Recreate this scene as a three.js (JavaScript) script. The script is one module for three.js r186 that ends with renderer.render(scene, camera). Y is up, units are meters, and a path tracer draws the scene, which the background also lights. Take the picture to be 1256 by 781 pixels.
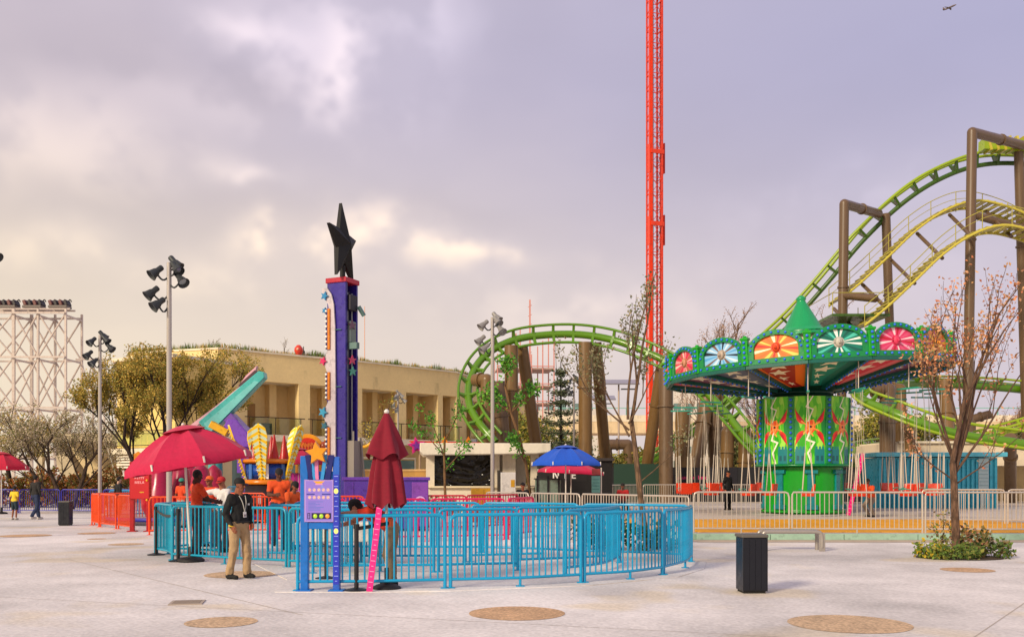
import * as THREE from 'three';
import { mergeGeometries } from 'three/addons/utils/BufferGeometryUtils.js';
import { RoundedBoxGeometry } from 'three/addons/geometries/RoundedBoxGeometry.js';

// ---------- camera, sky, sun, exposure ----------
const scene = new THREE.Scene();
const F = 1150, EYE = 1.65, CX = 628, CY = 585;            // focal length in photo pixels, eye height, horizon
const camera = new THREE.PerspectiveCamera(2 * Math.atan(390.5 / F) * 180 / Math.PI, 1256 / 781, 0.1, 6000);
camera.position.set(0, EYE, 0);
camera.lookAt(0, EYE, -10);
camera.setViewOffset(1256, 781, 0, -194.5, 1256, 781);     // level camera with a raised lens
camera.updateProjectionMatrix();
const renderer = new THREE.WebGLRenderer({ antialias: true });
renderer.setSize(1024, 636);
renderer.toneMapping = THREE.LinearToneMapping;
renderer.toneMappingExposure = 2.3;
renderer.shadowMap.enabled = true;
const EXPO = 2.3;

function mulberry(a) { return () => { a |= 0; a = a + 0x6D2B79F5 | 0; let t = Math.imul(a ^ a >>> 15, 1 | a); t = t + Math.imul(t ^ t >>> 7, 61 | t) ^ t; return ((t ^ t >>> 14) >>> 0) / 4294967296; }; }
const PERM = (() => { const r = mulberry(7), p = new Float32Array(4096); for (let i = 0; i < 4096; i++) p[i] = r(); return p; })();
const hsh = (x, y, z) => PERM[(Math.imul(x, 73856093) ^ Math.imul(y, 19349663) ^ Math.imul(z, 83492791)) >>> 3 & 4095];
function vnoise(x, y, z) {
  const xi = Math.floor(x), yi = Math.floor(y), zi = Math.floor(z); let u = x - xi, v = y - yi, w = z - zi;
  u = u * u * (3 - 2 * u); v = v * v * (3 - 2 * v); w = w * w * (3 - 2 * w);
  const l = (a, b, t) => a + (b - a) * t;
  return l(l(l(hsh(xi, yi, zi), hsh(xi + 1, yi, zi), u), l(hsh(xi, yi + 1, zi), hsh(xi + 1, yi + 1, zi), u), v),
    l(l(hsh(xi, yi, zi + 1), hsh(xi + 1, yi, zi + 1), u), l(hsh(xi, yi + 1, zi + 1), hsh(xi + 1, yi + 1, zi + 1), u), v), w);
}
function fbm(x, y, z, o = 5) { let s = 0, a = 0.5, n = 0; for (let i = 0; i < o; i++) { s += a * vnoise(x, y, z); n += a; a *= 0.5; x *= 2.03; y *= 2.03; z *= 2.03; } return s / n; }
const sst = (a, b, x) => { const t = Math.min(1, Math.max(0, (x - a) / (b - a))); return t * t * (3 - 2 * t); };

const SUN = new THREE.Vector3(-0.57, 0.44, 0.69).normalize();
{ // thin evening overcast, breaking up; lilac above, straw-coloured towards the west horizon
  const W = 2048, Hh = 1024, data = new Float32Array(W * Hh * 4);
  // cloud breaks and banks seen in the photograph, as [azimuth deg, elevation deg, width, height, strength, warmth]
  const D = 180 / Math.PI, deg = (px, py, rx, ry, s, w) => { const a = Math.atan((px - CX) / F), e = Math.atan((CY - py) / F * Math.cos(a)); return [a, e, rx / F, ry / F, s, w]; };
  const spots = [deg(380, 40, 90, 55, .30, .35), deg(432, 92, 32, 45, .34, .5), deg(530, 55, 34, 70, .22, .3), deg(285, 20, 50, 16, .26, .4), deg(250, 130, 120, 26, .12, .4), deg(305, 216, 46, 12, .26, .6),
    deg(50, 180, 110, 40, .20, .8), deg(345, 292, 34, 16, .3, 1), deg(455, 288, 90, 22, .36, 1), deg(590, 312, 70, 12, .30, 1.3), deg(170, 330, 190, 22, .16, 1), deg(700, 385, 130, 40, .14, .8), deg(1010, 250, 100, 30, .10, .3),
    deg(150, 85, 170, 40, -.15, .2), deg(330, 85, 60, 24, -.13, .2), deg(640, 90, 60, 90, -.05, 0), deg(250, 262, 210, 28, -.11, .2), deg(560, 262, 90, 18, -.06, .1), deg(900, 180, 260, 110, -.06, 0), deg(1120, 330, 180, 60, .05, .2)];
  for (let j = 0; j < Hh; j++) {
    const el = ((j + 0.5) / Hh - 0.5) * Math.PI, ce = Math.cos(el), y = Math.sin(el);
    for (let i = 0; i < W; i++) {
      const u = ((i + 0.5) / W - 0.5) * 2 * Math.PI, x = Math.cos(u) * ce, z = Math.sin(u) * ce;
      const az = Math.atan2(x, -z), e = Math.max(el, -0.05);
      const ws = 0.5 - 0.5 * Math.sin(az + 0.15), west = az > .5 ? ws + (.5 - ws) * sst(.5, 1.6, az) : ws;                        // towards the sun's side
      const hz = 1 - sst(.08, .42, e);                          // near the horizon
      let r = .419 + .255 * west, g = .427 + .138 * west, b = .672 - .107 * west;
      const wr = .575 + west * .47, wg = .525 + west * .34, wb = .69 - west * .16; // horizon colour
      r += (wr - r) * hz; g += (wg - g) * hz; b += (wb - b) * hz;
      // fine cloud texture, stretched along the horizon
      const k = 1 / (Math.max(0, y) + 0.22), n1 = fbm(x * k * 2.3 + 3, z * k * 2.3 + 9, 1.7, 5), n2 = fbm(x * 5 + 20, y * 15, z * 5 + 4, 4);
      const cl = (n1 - .5) * .30 + (n2 - .5) * .22;
      let br = 1.015 + cl * .38, warm = Math.max(0, cl) * .4;
      if (e > -0.05 && Math.abs(az) < 1.2) {
        const wx = az + (fbm(x * 9, y * 9, z * 9 + 31, 4) - .5) * .10, wy = el + (fbm(x * 9 + 50, y * 9, z * 9, 4) - .5) * .09, rag = fbm(x * 22, y * 26, z * 22, 4);
        for (const s of spots) {
          const q = ((wx - s[0]) / s[2]) ** 2 + ((wy - s[1]) / s[3]) ** 2; if (q > 7) continue;
          const v = Math.exp(-q * .75) * s[4] * (s[4] > 0 ? .35 + 1.3 * sst(.34, .66, rag) : 1);
          br += v * .74; warm += Math.max(0, v) * s[5] * .6;
        }
      }
      const p = (j * W + i) * 4;
      if (el < 0) { const t = Math.min(1, -el * 6); r += (.40 - r) * t; g += (.36 - g) * t; b += (.34 - b) * t; }
      data[p] = r * br * (1 + warm * .55) / EXPO; data[p + 1] = g * br * (1 + warm * .34) / EXPO; data[p + 2] = b * br * (1 - warm * .22) / EXPO; data[p + 3] = 1;
    }
  }
  const sky = new THREE.DataTexture(data, W, Hh, THREE.RGBAFormat, THREE.FloatType);
  sky.mapping = THREE.EquirectangularReflectionMapping; sky.magFilter = THREE.LinearFilter; sky.minFilter = THREE.LinearFilter; sky.needsUpdate = true;
  scene.background = sky; scene.environment = sky;
}
const sun = new THREE.DirectionalLight(new THREE.Color(1, .85, .63), 1.5);
sun.position.copy(SUN).multiplyScalar(120); sun.target.position.set(0, 0, -35); sun.position.add(sun.target.position);
sun.castShadow = true; sun.shadow.radius = 20; sun.shadow.mapSize.set(4096, 4096);
Object.assign(sun.shadow.camera, { left: -80, right: 80, top: 80, bottom: -80, near: 1, far: 320 });
scene.add(sun, sun.target);

// ---------- helpers ----------
const V = (x, y, z) => new THREE.Vector3(x, y, z);
const at = (px, py, d) => V((px - CX) * d / F, EYE - (py - CY) * d / F, -d);   // a point of the place, from its bearing and its distance
const gx = (px, d) => (px - CX) * d / F;
const hy = (py, d) => EYE - (py - CY) * d / F;
const taken = new Map();
function numbered(n) { const k = taken.get(n) || 0; taken.set(n, k + 1); return k ? n + '_' + String(k).padStart(3, '0') : n; }
function tag(o, label, category, group, kind) { if (label) o.userData.label = label; if (category) o.userData.category = category; if (group) o.userData.group = group; if (kind) o.userData.kind = kind; return o; }
function thing(name, label, category, pos = [0, 0, 0], turn = 0, group) { const o = new THREE.Group(); o.name = numbered(name); o.position.set(...pos); o.rotation.y = turn; scene.add(o); return tag(o, label, category, group); }
const nonIndexed = (g) => { const q = g.index ? g.toNonIndexed() : g; for (const k of Object.keys(q.attributes)) if (!['position', 'normal', 'uv'].includes(k)) q.deleteAttribute(k); if (!q.attributes.uv) q.setAttribute('uv', new THREE.BufferAttribute(new Float32Array(q.attributes.position.count * 2), 2)); return q; };
const geoCache = new Map();
const cached = (k, f) => { if (!geoCache.has(k)) geoCache.set(k, nonIndexed(f())); return geoCache.get(k); };
const UP = V(0, 1, 0);
class B {
  constructor() { this.g = []; }
  add(geo, m) { const q = nonIndexed(geo).clone(); if (m) q.applyMatrix4(m); this.g.push(q); return this; }
  box(w, h, d, x = 0, y = 0, z = 0, rx = 0, ry = 0, rz = 0, r = 0) {
    const m = new THREE.Matrix4().makeRotationFromEuler(new THREE.Euler(rx, ry, rz)).setPosition(x, y, z);
    const c = r ? new RoundedBoxGeometry(w, h, d, 1, r) : new THREE.BoxGeometry(w, h, d);
    const p = c.attributes.position, n = c.attributes.normal, uv = c.attributes.uv;   // uv in metres
    for (let i = 0; i < p.count; i++) { const ax = Math.abs(n.getX(i)), ay = Math.abs(n.getY(i)), az = Math.abs(n.getZ(i)); if (ax >= ay && ax >= az) uv.setXY(i, p.getZ(i) + x, p.getY(i) + y); else if (ay >= az) uv.setXY(i, p.getX(i) + x, p.getZ(i) + z); else uv.setXY(i, p.getX(i) + x, p.getY(i) + y); }
    return this.add(c, m);
  }
  cyl(a, b, r0, r1 = r0, n = 10, open = false) {
    const d = b.clone().sub(a), l = d.length(); if (l < 1e-5) return this;
    const q = new THREE.Quaternion().setFromUnitVectors(UP, d.clone().divideScalar(l));
    const m = new THREE.Matrix4().compose(a.clone().add(b).multiplyScalar(.5), q, V(1, 1, 1));
    return this.add(new THREE.CylinderGeometry(r1, r0, l, n, 1, open), m);
  }
  tube(pts, r, seg = 0, n = 8, closed = false, tension = 0.5) { const c = new THREE.CatmullRomCurve3(pts, closed, 'catmullrom', tension); return this.add(new THREE.TubeGeometry(c, seg || pts.length * 4, r, n, closed)); }
  poly(pts, r, n = 6) { for (let i = 0; i + 1 < pts.length; i++) this.cyl(pts[i], pts[i + 1], r, r, n); return this; }
  sph(x, y, z, r, w = 8, h = 6, sx = 1, sy = 1, sz = 1) { return this.add(new THREE.SphereGeometry(r, w, h), new THREE.Matrix4().makeScale(sx, sy, sz).setPosition(x, y, z)); }
  lathe(pts, n = 24, m) { return this.add(new THREE.LatheGeometry(pts.map((p) => new THREE.Vector2(p[0], p[1])), n), m); }
  ext(pts, depth, m, bevel = 0) { const s = new THREE.Shape(pts.map((p) => new THREE.Vector2(p[0], p[1]))); return this.add(new THREE.ExtrudeGeometry(s, { depth, bevelEnabled: bevel > 0, bevelThickness: bevel, bevelSize: bevel, bevelSegments: 1, curveSegments: 8 }), m); }
  geo() { return this.g.length === 1 ? this.g[0] : mergeGeometries(this.g); }
  mesh(name, mat, parent) { const m = new THREE.Mesh(this.geo(), mat); m.name = parent ? name : numbered(name); m.castShadow = m.receiveShadow = true; (parent || scene).add(m); return m; }
}
const nb = () => new B();
const put = (name, geo, mat, parent, x = 0, y = 0, z = 0) => { const m = new THREE.Mesh(geo, mat); m.name = name; m.position.set(x, y, z); m.castShadow = m.receiveShadow = true; parent.add(m); return m; };
const MT = (rx, ry, rz, x = 0, y = 0, z = 0, s = 1) => new THREE.Matrix4().compose(V(x, y, z), new THREE.Quaternion().setFromEuler(new THREE.Euler(rx, ry, rz)), V(s, s, s));

// textures that show what surfaces are made of
function canvasTex(w, h, draw, rep) { const c = document.createElement('canvas'); c.width = w; c.height = h; draw(c.getContext('2d'), w, h); const t = new THREE.CanvasTexture(c); t.colorSpace = THREE.SRGBColorSpace; t.magFilter = THREE.LinearFilter; if (rep) { t.wrapS = t.wrapT = THREE.RepeatWrapping; t.repeat.set(rep, rep); } return t; }
function dataTex(n, fn, srgb, rep) { const d = new Uint8Array(n * n * 4); for (let j = 0; j < n; j++) for (let i = 0; i < n; i++) { const c = fn(i / n, j / n), p = (j * n + i) * 4; d[p] = c[0]; d[p + 1] = c[1]; d[p + 2] = c[2]; d[p + 3] = 255; } const t = new THREE.DataTexture(d, n, n); t.wrapS = t.wrapT = THREE.RepeatWrapping; t.magFilter = THREE.LinearFilter; t.minFilter = THREE.LinearMipmapLinearFilter; t.generateMipmaps = true; if (srgb) t.colorSpace = THREE.SRGBColorSpace; if (rep) t.repeat.set(rep, rep); t.needsUpdate = true; return t; }
// noise that repeats over one tile
const tfbm = (u, v, f, o, s) => { let t = 0, a = .5, n = 0; for (let k = 0; k < o; k++) { const m = f << k, x = u * m, y = v * m, xi = Math.floor(x), yi = Math.floor(y); let fx = x - xi, fy = y - yi; fx = fx * fx * (3 - 2 * fx); fy = fy * fy * (3 - 2 * fy); const h = (i, j) => hsh((i % m + m) % m, (j % m + m) % m, s + k); t += a * ((h(xi, yi) * (1 - fx) + h(xi + 1, yi) * fx) * (1 - fy) + (h(xi, yi + 1) * (1 - fx) + h(xi + 1, yi + 1) * fx) * fy); n += a; a *= .5; } return t / n; };
const wearTex = dataTex(512, (u, v) => { const a = tfbm(u, v, 4, 6, 3), b = tfbm(u, v, 32, 3, 9), s = sst(.60, .75, tfbm(u, v, 6, 5, 21)) * .10, c = 255 * (.90 + (a - .5) * .12 + (b - .5) * .06 - s); return [c, c * .992, c * .98]; }, true);
const roughTex = dataTex(256, (u, v) => { const c = 255 * (.72 + (tfbm(u, v, 8, 5, 40) - .5) * .7); return [c, c, c]; });
const plasterBump = dataTex(512, (u, v) => { const c = 255 * (tfbm(u, v, 32, 4, 60) * .7 + tfbm(u, v, 4, 3, 61) * .3); return [c, c, c]; });
const mats = new Map();
function M(hex, rough = .55, metal = 0, extra = {}) { const k = hex + '|' + rough + '|' + metal + '|' + JSON.stringify(Object.keys(extra)); if (!mats.has(k)) { const m = new THREE.MeshStandardMaterial({ color: hex, roughness: rough, metalness: metal, side: THREE.DoubleSide, ...extra }); mats.set(k, m); } return mats.get(k); }
const paint = (hex, rough = .5) => M(hex, rough, 0, { map: wearTex, roughnessMap: roughTex });   // painted steel, slightly worn
// ---------- ground ----------
const concTex = dataTex(1536, (u, v) => {
  const a = tfbm(u, v, 3, 4, 101), b = tfbm(u, v, 16, 3, 131), sp = hsh(Math.floor(u * 1536), Math.floor(v * 1536), 5), sp2 = tfbm(u, v, 384, 1, 151);
  const st = sst(.56, .74, tfbm(u, v, 5, 3, 171)), rust = sst(.60, .78, tfbm(u, v, 9, 3, 191));
  let c = .835 + (a - .5) * .20 + (b - .5) * .12 + (sp2 - .5) * .10 + (sp - .5) * .035 - st * .075;
  if (sp > .985) c -= .07;
  return [255 * c * (1 + .004), 255 * c * (.978 - rust * .03), 255 * c * (.965 - rust * .10)];
}, true, 1 / 12);
const concBump = dataTex(768, (u, v) => { const c = 255 * (tfbm(u, v, 128, 2, 77) * .8 + tfbm(u, v, 16, 2, 79) * .2); return [c, c, c]; }, false, 1 / 5);
const concMat = new THREE.MeshStandardMaterial({ map: concTex, roughness: .88, bumpMap: concBump, bumpScale: .004 });
function sheet(name, pts, y, mat, parent, thick = 0) {   // a flat piece of ground, uv in metres
  const s = new THREE.Shape(pts.map(([x, d]) => new THREE.Vector2(x, d)));
  const g = thick ? new THREE.ExtrudeGeometry(s, { depth: thick, bevelEnabled: false }) : new THREE.ShapeGeometry(s);
  g.rotateX(-Math.PI / 2); g.translate(0, y - thick, 0);
  return nb().add(g).mesh(name, mat, parent);
}
const rect = (x0, x1, d0, d1) => [[x0, d0], [x1, d0], [x1, d1], [x0, d1]];
tag(sheet('plaza', rect(-260, 260, -60, 420), 0, concMat), 'pale speckled concrete plaza with faint brown stains', undefined, undefined, 'structure');
const disc = (x, d, r, n = 48, w = 0, seed = 1) => { const o = []; for (let i = 0; i < n; i++) { const a = i / n * 2 * Math.PI, q = r * (1 + w * (fbm(Math.cos(a) * 2 + seed, Math.sin(a) * 2, seed, 3) - .5)); o.push([x + Math.cos(a) * q, d + Math.sin(a) * q]); } return o; };
// round pebble insets
const pebTex = dataTex(512, (u, v) => { const a = tfbm(u, v, 64, 3, 301), b = tfbm(u, v, 5, 4, 311), c = .72 + (a - .5) * .34 + (b - .5) * .16; return [255 * c * 1.06, 255 * c * .90, 255 * c * .72]; }, true, 1 / 1.5);
const pebMat = new THREE.MeshStandardMaterial({ map: pebTex, roughness: .95, bumpMap: concBump, bumpScale: .008 });
const pebPale = new THREE.MeshStandardMaterial({ map: pebTex, color: 0xfff4ea, roughness: .95, bumpMap: concBump, bumpScale: .008 });
for (const [px, py, w, pale] of [[271, 763, 87, 0], [1042, 765, 146, 0], [634, 752, 118, 1], [295, 704.5, 87, 0], [154, 667.5, 42, 0], [118, 654, 44, 1], [118, 661, 22, 1], [1187, 699, 62, 1], [30, 657, 60, 1]]) {
  const d = F * EYE / (py - CY); const m = sheet('pebble_inset', disc(gx(px, d), d, w * d / F / 2, 56, .03, px), .004, pale ? pebPale : pebMat);
  tag(m, px < 0 ? '' : ({ 271: 'round brown pebble inset in the open paving, smallest of the foreground', 1042: 'large tan pebble disc in the paving in front of the black bin', 634: 'pale oval pebble inset before the curved blue fence', 295: 'brown round inset under the feet of the guard in black', 154: 'small brown disc in the paving before the orange fence', 118: 'faint pebble disc in the paving by the orange fence corner', 1187: 'faint pale disc in the paving near the planted tree', 30: 'faint stained disc in the paving near the strolling adult and child' })[px], undefined, 'pebble insets in the paving', 'structure');
}
// sealed joints between the pours
{
  const jm = M(0xb3a89c, .95), b = nb(), dx = .598, dd = .802;
  const jt = (x0, d0, x1, d1, w = .014) => { const l = Math.hypot(x1 - x0, d1 - d0); b.add(new THREE.PlaneGeometry(l, w).rotateX(-Math.PI / 2), MT(0, Math.atan2(d1 - d0, x1 - x0), 0, (x0 + x1) / 2, .003, -(d0 + d1) / 2)); };
  jt(4.2, 8.9, 4.2 + dx * 5.2, 8.9 + dd * 5.2); jt(-9, 18.9, -2.5, 11.2); jt(4.0, 19.2, 9.8, 16.6, .02); jt(-12, 14.5, 3, 9.6, .01);
  tag(b.mesh('paving_joint', jm), 'thin grey joints between the concrete pours', undefined, undefined, 'structure');
}
// square drain cover
{ const d = 12.3, t = thing('drain_cover', 'small square metal drain cover set in the paving', 'drain cover', [gx(229, d), 0, -d], .2); nb().box(.42, .012, .42, 0, .006, 0).mesh('frame', M(0xa89a8c, .8), t); for (let i = -3; i <= 3; i++) nb().box(.34, .006, .025, 0, .0145, i * .05).mesh('bar', M(0x8d8076, .8), t); }
// pad under the blue queue, ride apron, yellow mat, kerb
const padMat = concMat;
tag(sheet('queue_pad', [[-3.4, 13.42], [-2, 13.4], [-.9, 13.55], [1.2, 14.25], [2.75, 15.45], [3.45, 16.8], [3.8, 18.3], [3.6, 19.6], [1.2, 21.5], [-3, 22.5], [-5.2, 21], [-5, 18], [-3.6, 15]], .01, padMat, undefined, .01), 'slightly raised pale concrete pad under the blue queue fences', undefined, undefined, 'structure');
tag(sheet('ride_apron', [[3.4, 28.4], [4.9, 24.9], [30, 24.7], [34, 70], [-4, 70], [-1, 35]], .12, new THREE.MeshStandardMaterial({ map: concTex, color: 0xe8e2da, roughness: .9 }), undefined, .12), 'pale raised floor round the swing ride', undefined, undefined, 'structure');
{
  const pts = [[3.3, 28.3], [4.86, 24.72], [30, 24.5]], k = M(0xa9cdb9, .8, 0, { map: wearTex }), g2 = M(0xcbb9a4, .9, 0, { map: wearTex });
  const t = thing('platform_kerb', 'pale green painted kerb below the silver fence', 'kerb');
  for (let i = 0; i < 2; i++) { const [a, b] = [pts[i], pts[i + 1]], l = Math.hypot(b[0] - a[0], b[1] - a[1]), n = Math.round(l / 2); for (let j = 0; j < n; j++) { const f = (j + .5) / n; nb().box(l / n - .015, .16, .2, 0, .08, 0, 0, 0, 0, .015).mesh('kerb_block', k, t); const m = t.children.at(-1); m.position.set(a[0] + (b[0] - a[0]) * f, 0, -(a[1] + (b[1] - a[1]) * f)); m.rotation.y = Math.atan2(b[1] - a[1], b[0] - a[0]); } }
  tag(sheet('gutter', [[4.4, 24.55], [4.75, 23.7], [30, 23.5], [30, 24.35], [4.95, 24.57]], .006, g2), 'beige gutter strip in front of the green kerb', undefined, undefined, 'structure');
  tag(sheet('safety_mat', [[3.9, 28.2], [5.2, 25.95], [15.4, 25.75], [17.0, 31], [16, 33.5], [3.4, 33.5]], .145, M(0xffb405, .7, 0, { map: wearTex }), undefined, .02), 'yellow rubber safety mat round the swing ride', undefined, undefined, 'structure');
}

// ---------- the cream building ----------
const wallTex = dataTex(512, (u, v) => { const a = tfbm(u, v, 4, 6, 401), b = tfbm(u, v, 64, 3, 411), s = sst(.6, .8, tfbm(u, v * .3, 10, 4, 421)) * .08, c = .95 + (a - .5) * .12 + (b - .5) * .05 - s; return [255 * Math.min(1, c), 255 * Math.min(1, c) * .995, 255 * Math.min(1, c) * .98]; }, true, 1 / 6);
const wallM = (hex) => { const k = 'wall' + hex; if (!mats.has(k)) mats.set(k, new THREE.MeshStandardMaterial({ color: hex, map: wallTex, roughness: .9, bumpMap: plasterBump, bumpScale: .01, side: THREE.DoubleSide })); return mats.get(k); };
const glassM = new THREE.MeshPhysicalMaterial({ color: 0xf2faf0, roughness: .02, transmission: 1, thickness: 0, ior: 1.45 });
const winM = new THREE.MeshStandardMaterial({ color: 0x6f8783, roughness: .06, metalness: .2 });
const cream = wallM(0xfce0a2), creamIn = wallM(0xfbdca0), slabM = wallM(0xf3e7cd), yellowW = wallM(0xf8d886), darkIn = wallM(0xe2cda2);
{
  const bld = thing('cream_building', 'long two storey cream building with deep loggias and planted roof edge', 'building');
  // plan of the facade: [X, distance]; it bends away to the right
  const plan = [[-25.6, 62.5], [-18.9, 60.2], [-11.2, 66.8], [-4.4, 74], [2.2, 98]];
  const top = 9.85, slabY = 4.45, headY = 8.0;
  // openings along the plan as photograph bearings -> fraction on segment
  const segs = plan.slice(0, -1).map((p, i) => [p, plan[i + 1]]);
  const hit = (px, [a, b]) => { const k = (px - CX) / F; /* x = k*d */ const t = (a[0] - k * a[1]) / ((a[0] - k * a[1]) - (b[0] - k * b[1])); return Math.min(1, Math.max(0, t)); };
  const open = [[[216, 284]], [[303, 366], [380, 424]], [[444, 489], [498, 537], [543, 562]], [[572, 596], [606, 622], [630, 641]]];
  segs.forEach(([a, b], si) => {
    const L = Math.hypot(b[0] - a[0], b[1] - a[1]), ang = Math.atan2(b[1] - a[1], b[0] - a[0]);
    const M4 = (x, y, z) => new THREE.Matrix4().makeRotationY(ang).setPosition(a[0], 0, -a[1]).multiply(new THREE.Matrix4().makeTranslation(x, y, z));
    const piece = (name, mat, x0, x1, y0, y1, z0, z1, parent = bld, r = 0) => { if (x1 - x0 < .02) return null; const g = nb().box(x1 - x0, y1 - y0, z1 - z0, 0, 0, 0, 0, 0, 0, r); const m = g.mesh(name, mat, parent); m.applyMatrix4(M4((x0 + x1) / 2, (y0 + y1) / 2, (z0 + z1) / 2)); return m; };
    const e = si * .004; // neighbours never share a plane
    piece('parapet_wall', cream, 0, L, headY, top + e, -.5, .0 + e);
    piece('coping', slabM, -.05, L + .05, top + e, top + .12 + e, -.6, .08 + e);
    piece('balcony_slab', slabM, -.1, L + .1, slabY - .42, slabY + e, -4.2, .55 + e);
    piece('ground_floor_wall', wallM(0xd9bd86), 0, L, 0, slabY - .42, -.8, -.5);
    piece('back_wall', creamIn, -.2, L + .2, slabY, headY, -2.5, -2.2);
    piece('ceiling', slabM, -.2, L + .2, headY - .02 + e, headY + .2, -3.6, -.5);
    piece('roof_deck', wallM(0xb9a98a), 0, L, top - .5, top - .3 + e, -9, -.5);
    const ops = open[si].map(([p, q]) => [hit(p, [a, b]) * L, hit(q, [a, b]) * L]);
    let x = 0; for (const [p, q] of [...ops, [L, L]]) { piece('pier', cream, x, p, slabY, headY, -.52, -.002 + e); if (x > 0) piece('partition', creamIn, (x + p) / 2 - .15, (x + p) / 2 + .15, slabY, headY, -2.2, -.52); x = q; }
    ops.forEach(([p, q], oi) => {
      const w = q - p;
      if (si === 0) {                                        // glazed front behind the tree
        piece('fascia_band', M(0x8e2f24, .7, 0, { map: wearTex }), p, q, headY - 1.15, headY, -.9, -.6);
        const wn = piece('window', winM, p, q, slabY + .0, headY - 1.15, -.86, -.8);
        const n = 4; for (let i = 0; i <= n; i++) piece('mullion', M(0x2f2a26, .5), p + w * i / n - .05, p + w * i / n + .05, slabY, headY - 1.15, -.8, -.7);
        piece('transom', M(0x2f2a26, .5), p, q, slabY + 1.55, slabY + 1.65, -.795, -.69);
      } else {
        piece('inner_pier', creamIn, p + w * .62, p + w * .76, slabY, headY, -2.2, -1.5);
        const dr = piece('door', M(0xb98d55, .7, 0, { map: wearTex }), p + w * .22, p + w * .42, slabY, slabY + 2.2, -2.2, -2.13);
      }
      // glass balustrade with a dark handrail
      const np = Math.max(1, Math.round(w / 1.6));
      for (let i = 0; i < np; i++) piece('balustrade_glass', glassM, p + w * i / np + .04, p + w * (i + 1) / np - .04, slabY + .06, slabY + 1.12, .30, .315);
      piece('handrail', M(0x4a3b2f, .4, .5), p - .3, q + .3, slabY + 1.12, slabY + 1.18, .27, .345);
      for (let i = 0; i <= np; i++) piece('baluster', M(0x4a3b2f, .4, .5), p + w * i / np - .02, p + w * i / np + .02, slabY, slabY + 1.12, .29, .33);
    });
    // ground floor openings, dark inside
    const no = Math.max(1, Math.round(L / 3.2)); for (let i = 0; i < no; i++) { const p = L * (i + .2) / no, q = L * (i + .8) / no; piece('shopfront', winM, p, q, .1, 2.9, -.5, -.47); piece('door_frame', slabM, p - .1, p, 0, 3, -.5, -.4); piece('door_frame', slabM, q, q + .1, 0, 3, -.5, -.4); piece('lintel', slabM, p - .1, q + .1, 3, 3.12, -.5, -.38); }
    if (si === 1) { piece('bench_table', M(0x39453c, .6), ops[0][0] + 1.0, ops[0][0] + 1.9, slabY + .05, slabY + .8, -1, -.3); }
  });
  // roof edge planting: upright grass and low shrubs
  const r = mulberry(91), blade = []; const cA = new THREE.Color(0x8f8c4a), cB = new THREE.Color(0xb99d62), cC = new THREE.Color(0x68783a);
  const pos = [], col = [];
  segs.forEach(([a, b]) => { const L = Math.hypot(b[0] - a[0], b[1] - a[1]); for (let i = 0; i < L * 120; i++) { const t = r(), back = .1 + r() * .9, X = a[0] + (b[0] - a[0]) * t, Dd = a[1] + (b[1] - a[1]) * t + back, clump = fbm(t * L * .9, a[0], 3, 3), h = .12 + clump * .6 * (.3 + r()), w = .02 + r() * .03, an = r() * 6.28, lx = (r() - .5) * .5 * h, lz = (r() - .5) * .5 * h; const c = clump > .55 ? cC : r() < .5 ? cA : cB; pos.push(X - Math.cos(an) * w, top + .05, -Dd - Math.sin(an) * w, X + Math.cos(an) * w, top + .05, -Dd + Math.sin(an) * w, X + lx, top + .05 + h, -Dd + lz); for (let k = 0; k < 3; k++) col.push(c.r * (.7 + r() * .5), c.g * (.7 + r() * .5), c.b * (.7 + r() * .4)); } });
  const g = new THREE.BufferGeometry(); g.setAttribute('position', new THREE.Float32BufferAttribute(pos, 3)); g.setAttribute('color', new THREE.Float32BufferAttribute(col, 3)); g.computeVertexNormals();
  const m = new THREE.Mesh(g, new THREE.MeshStandardMaterial({ vertexColors: true, roughness: .9, side: THREE.DoubleSide })); m.name = 'roof_planting'; m.castShadow = true; scene.add(m); tag(m, 'dry grasses and low plants along the cream building roof edge', 'plants', undefined, 'stuff');
}
{ // wing of the building at its left end, facing the low sun
  const t = thing('yellow_annex', 'sunlit yellow annex with white slatted base behind the broad tree', 'building', [gx(178, 58), 0, -58], -.5);
  const b = nb(); b.box(5.2, 5.5, 5, 0, 6.15, -2.5).mesh('upper_wall', yellowW, t); nb().box(5.5, .35, 5.5, 0, 3.25, -2.4).mesh('floor_slab', slabM, t);
  nb().box(5.5, .2, 5.4, 0, 9.0, -2.4).mesh('coping', slabM, t);
  for (let i = 0; i < 8; i++) nb().box(5.0, .11, .08, 0, 1.75 + i * .17, .1, 0, 0, 0, .01).mesh('slat', M(0xece2cf, .7), t);
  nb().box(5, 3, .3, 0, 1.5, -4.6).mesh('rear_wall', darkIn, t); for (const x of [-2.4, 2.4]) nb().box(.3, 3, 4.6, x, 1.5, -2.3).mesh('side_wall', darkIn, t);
  nb().box(5.2, .05, .05, 0, 4.5, .3).box(5.2, .05, .05, 0, 3.6, .3).mesh('handrail', M(0x554738, .4, .5), t);
  for (let i = 0; i < 5; i++) nb().box(1.0, .85, .015, -2.1 + i * 1.05, 4.05, .3).mesh('balustrade_glass', glassM, t);
}
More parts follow.
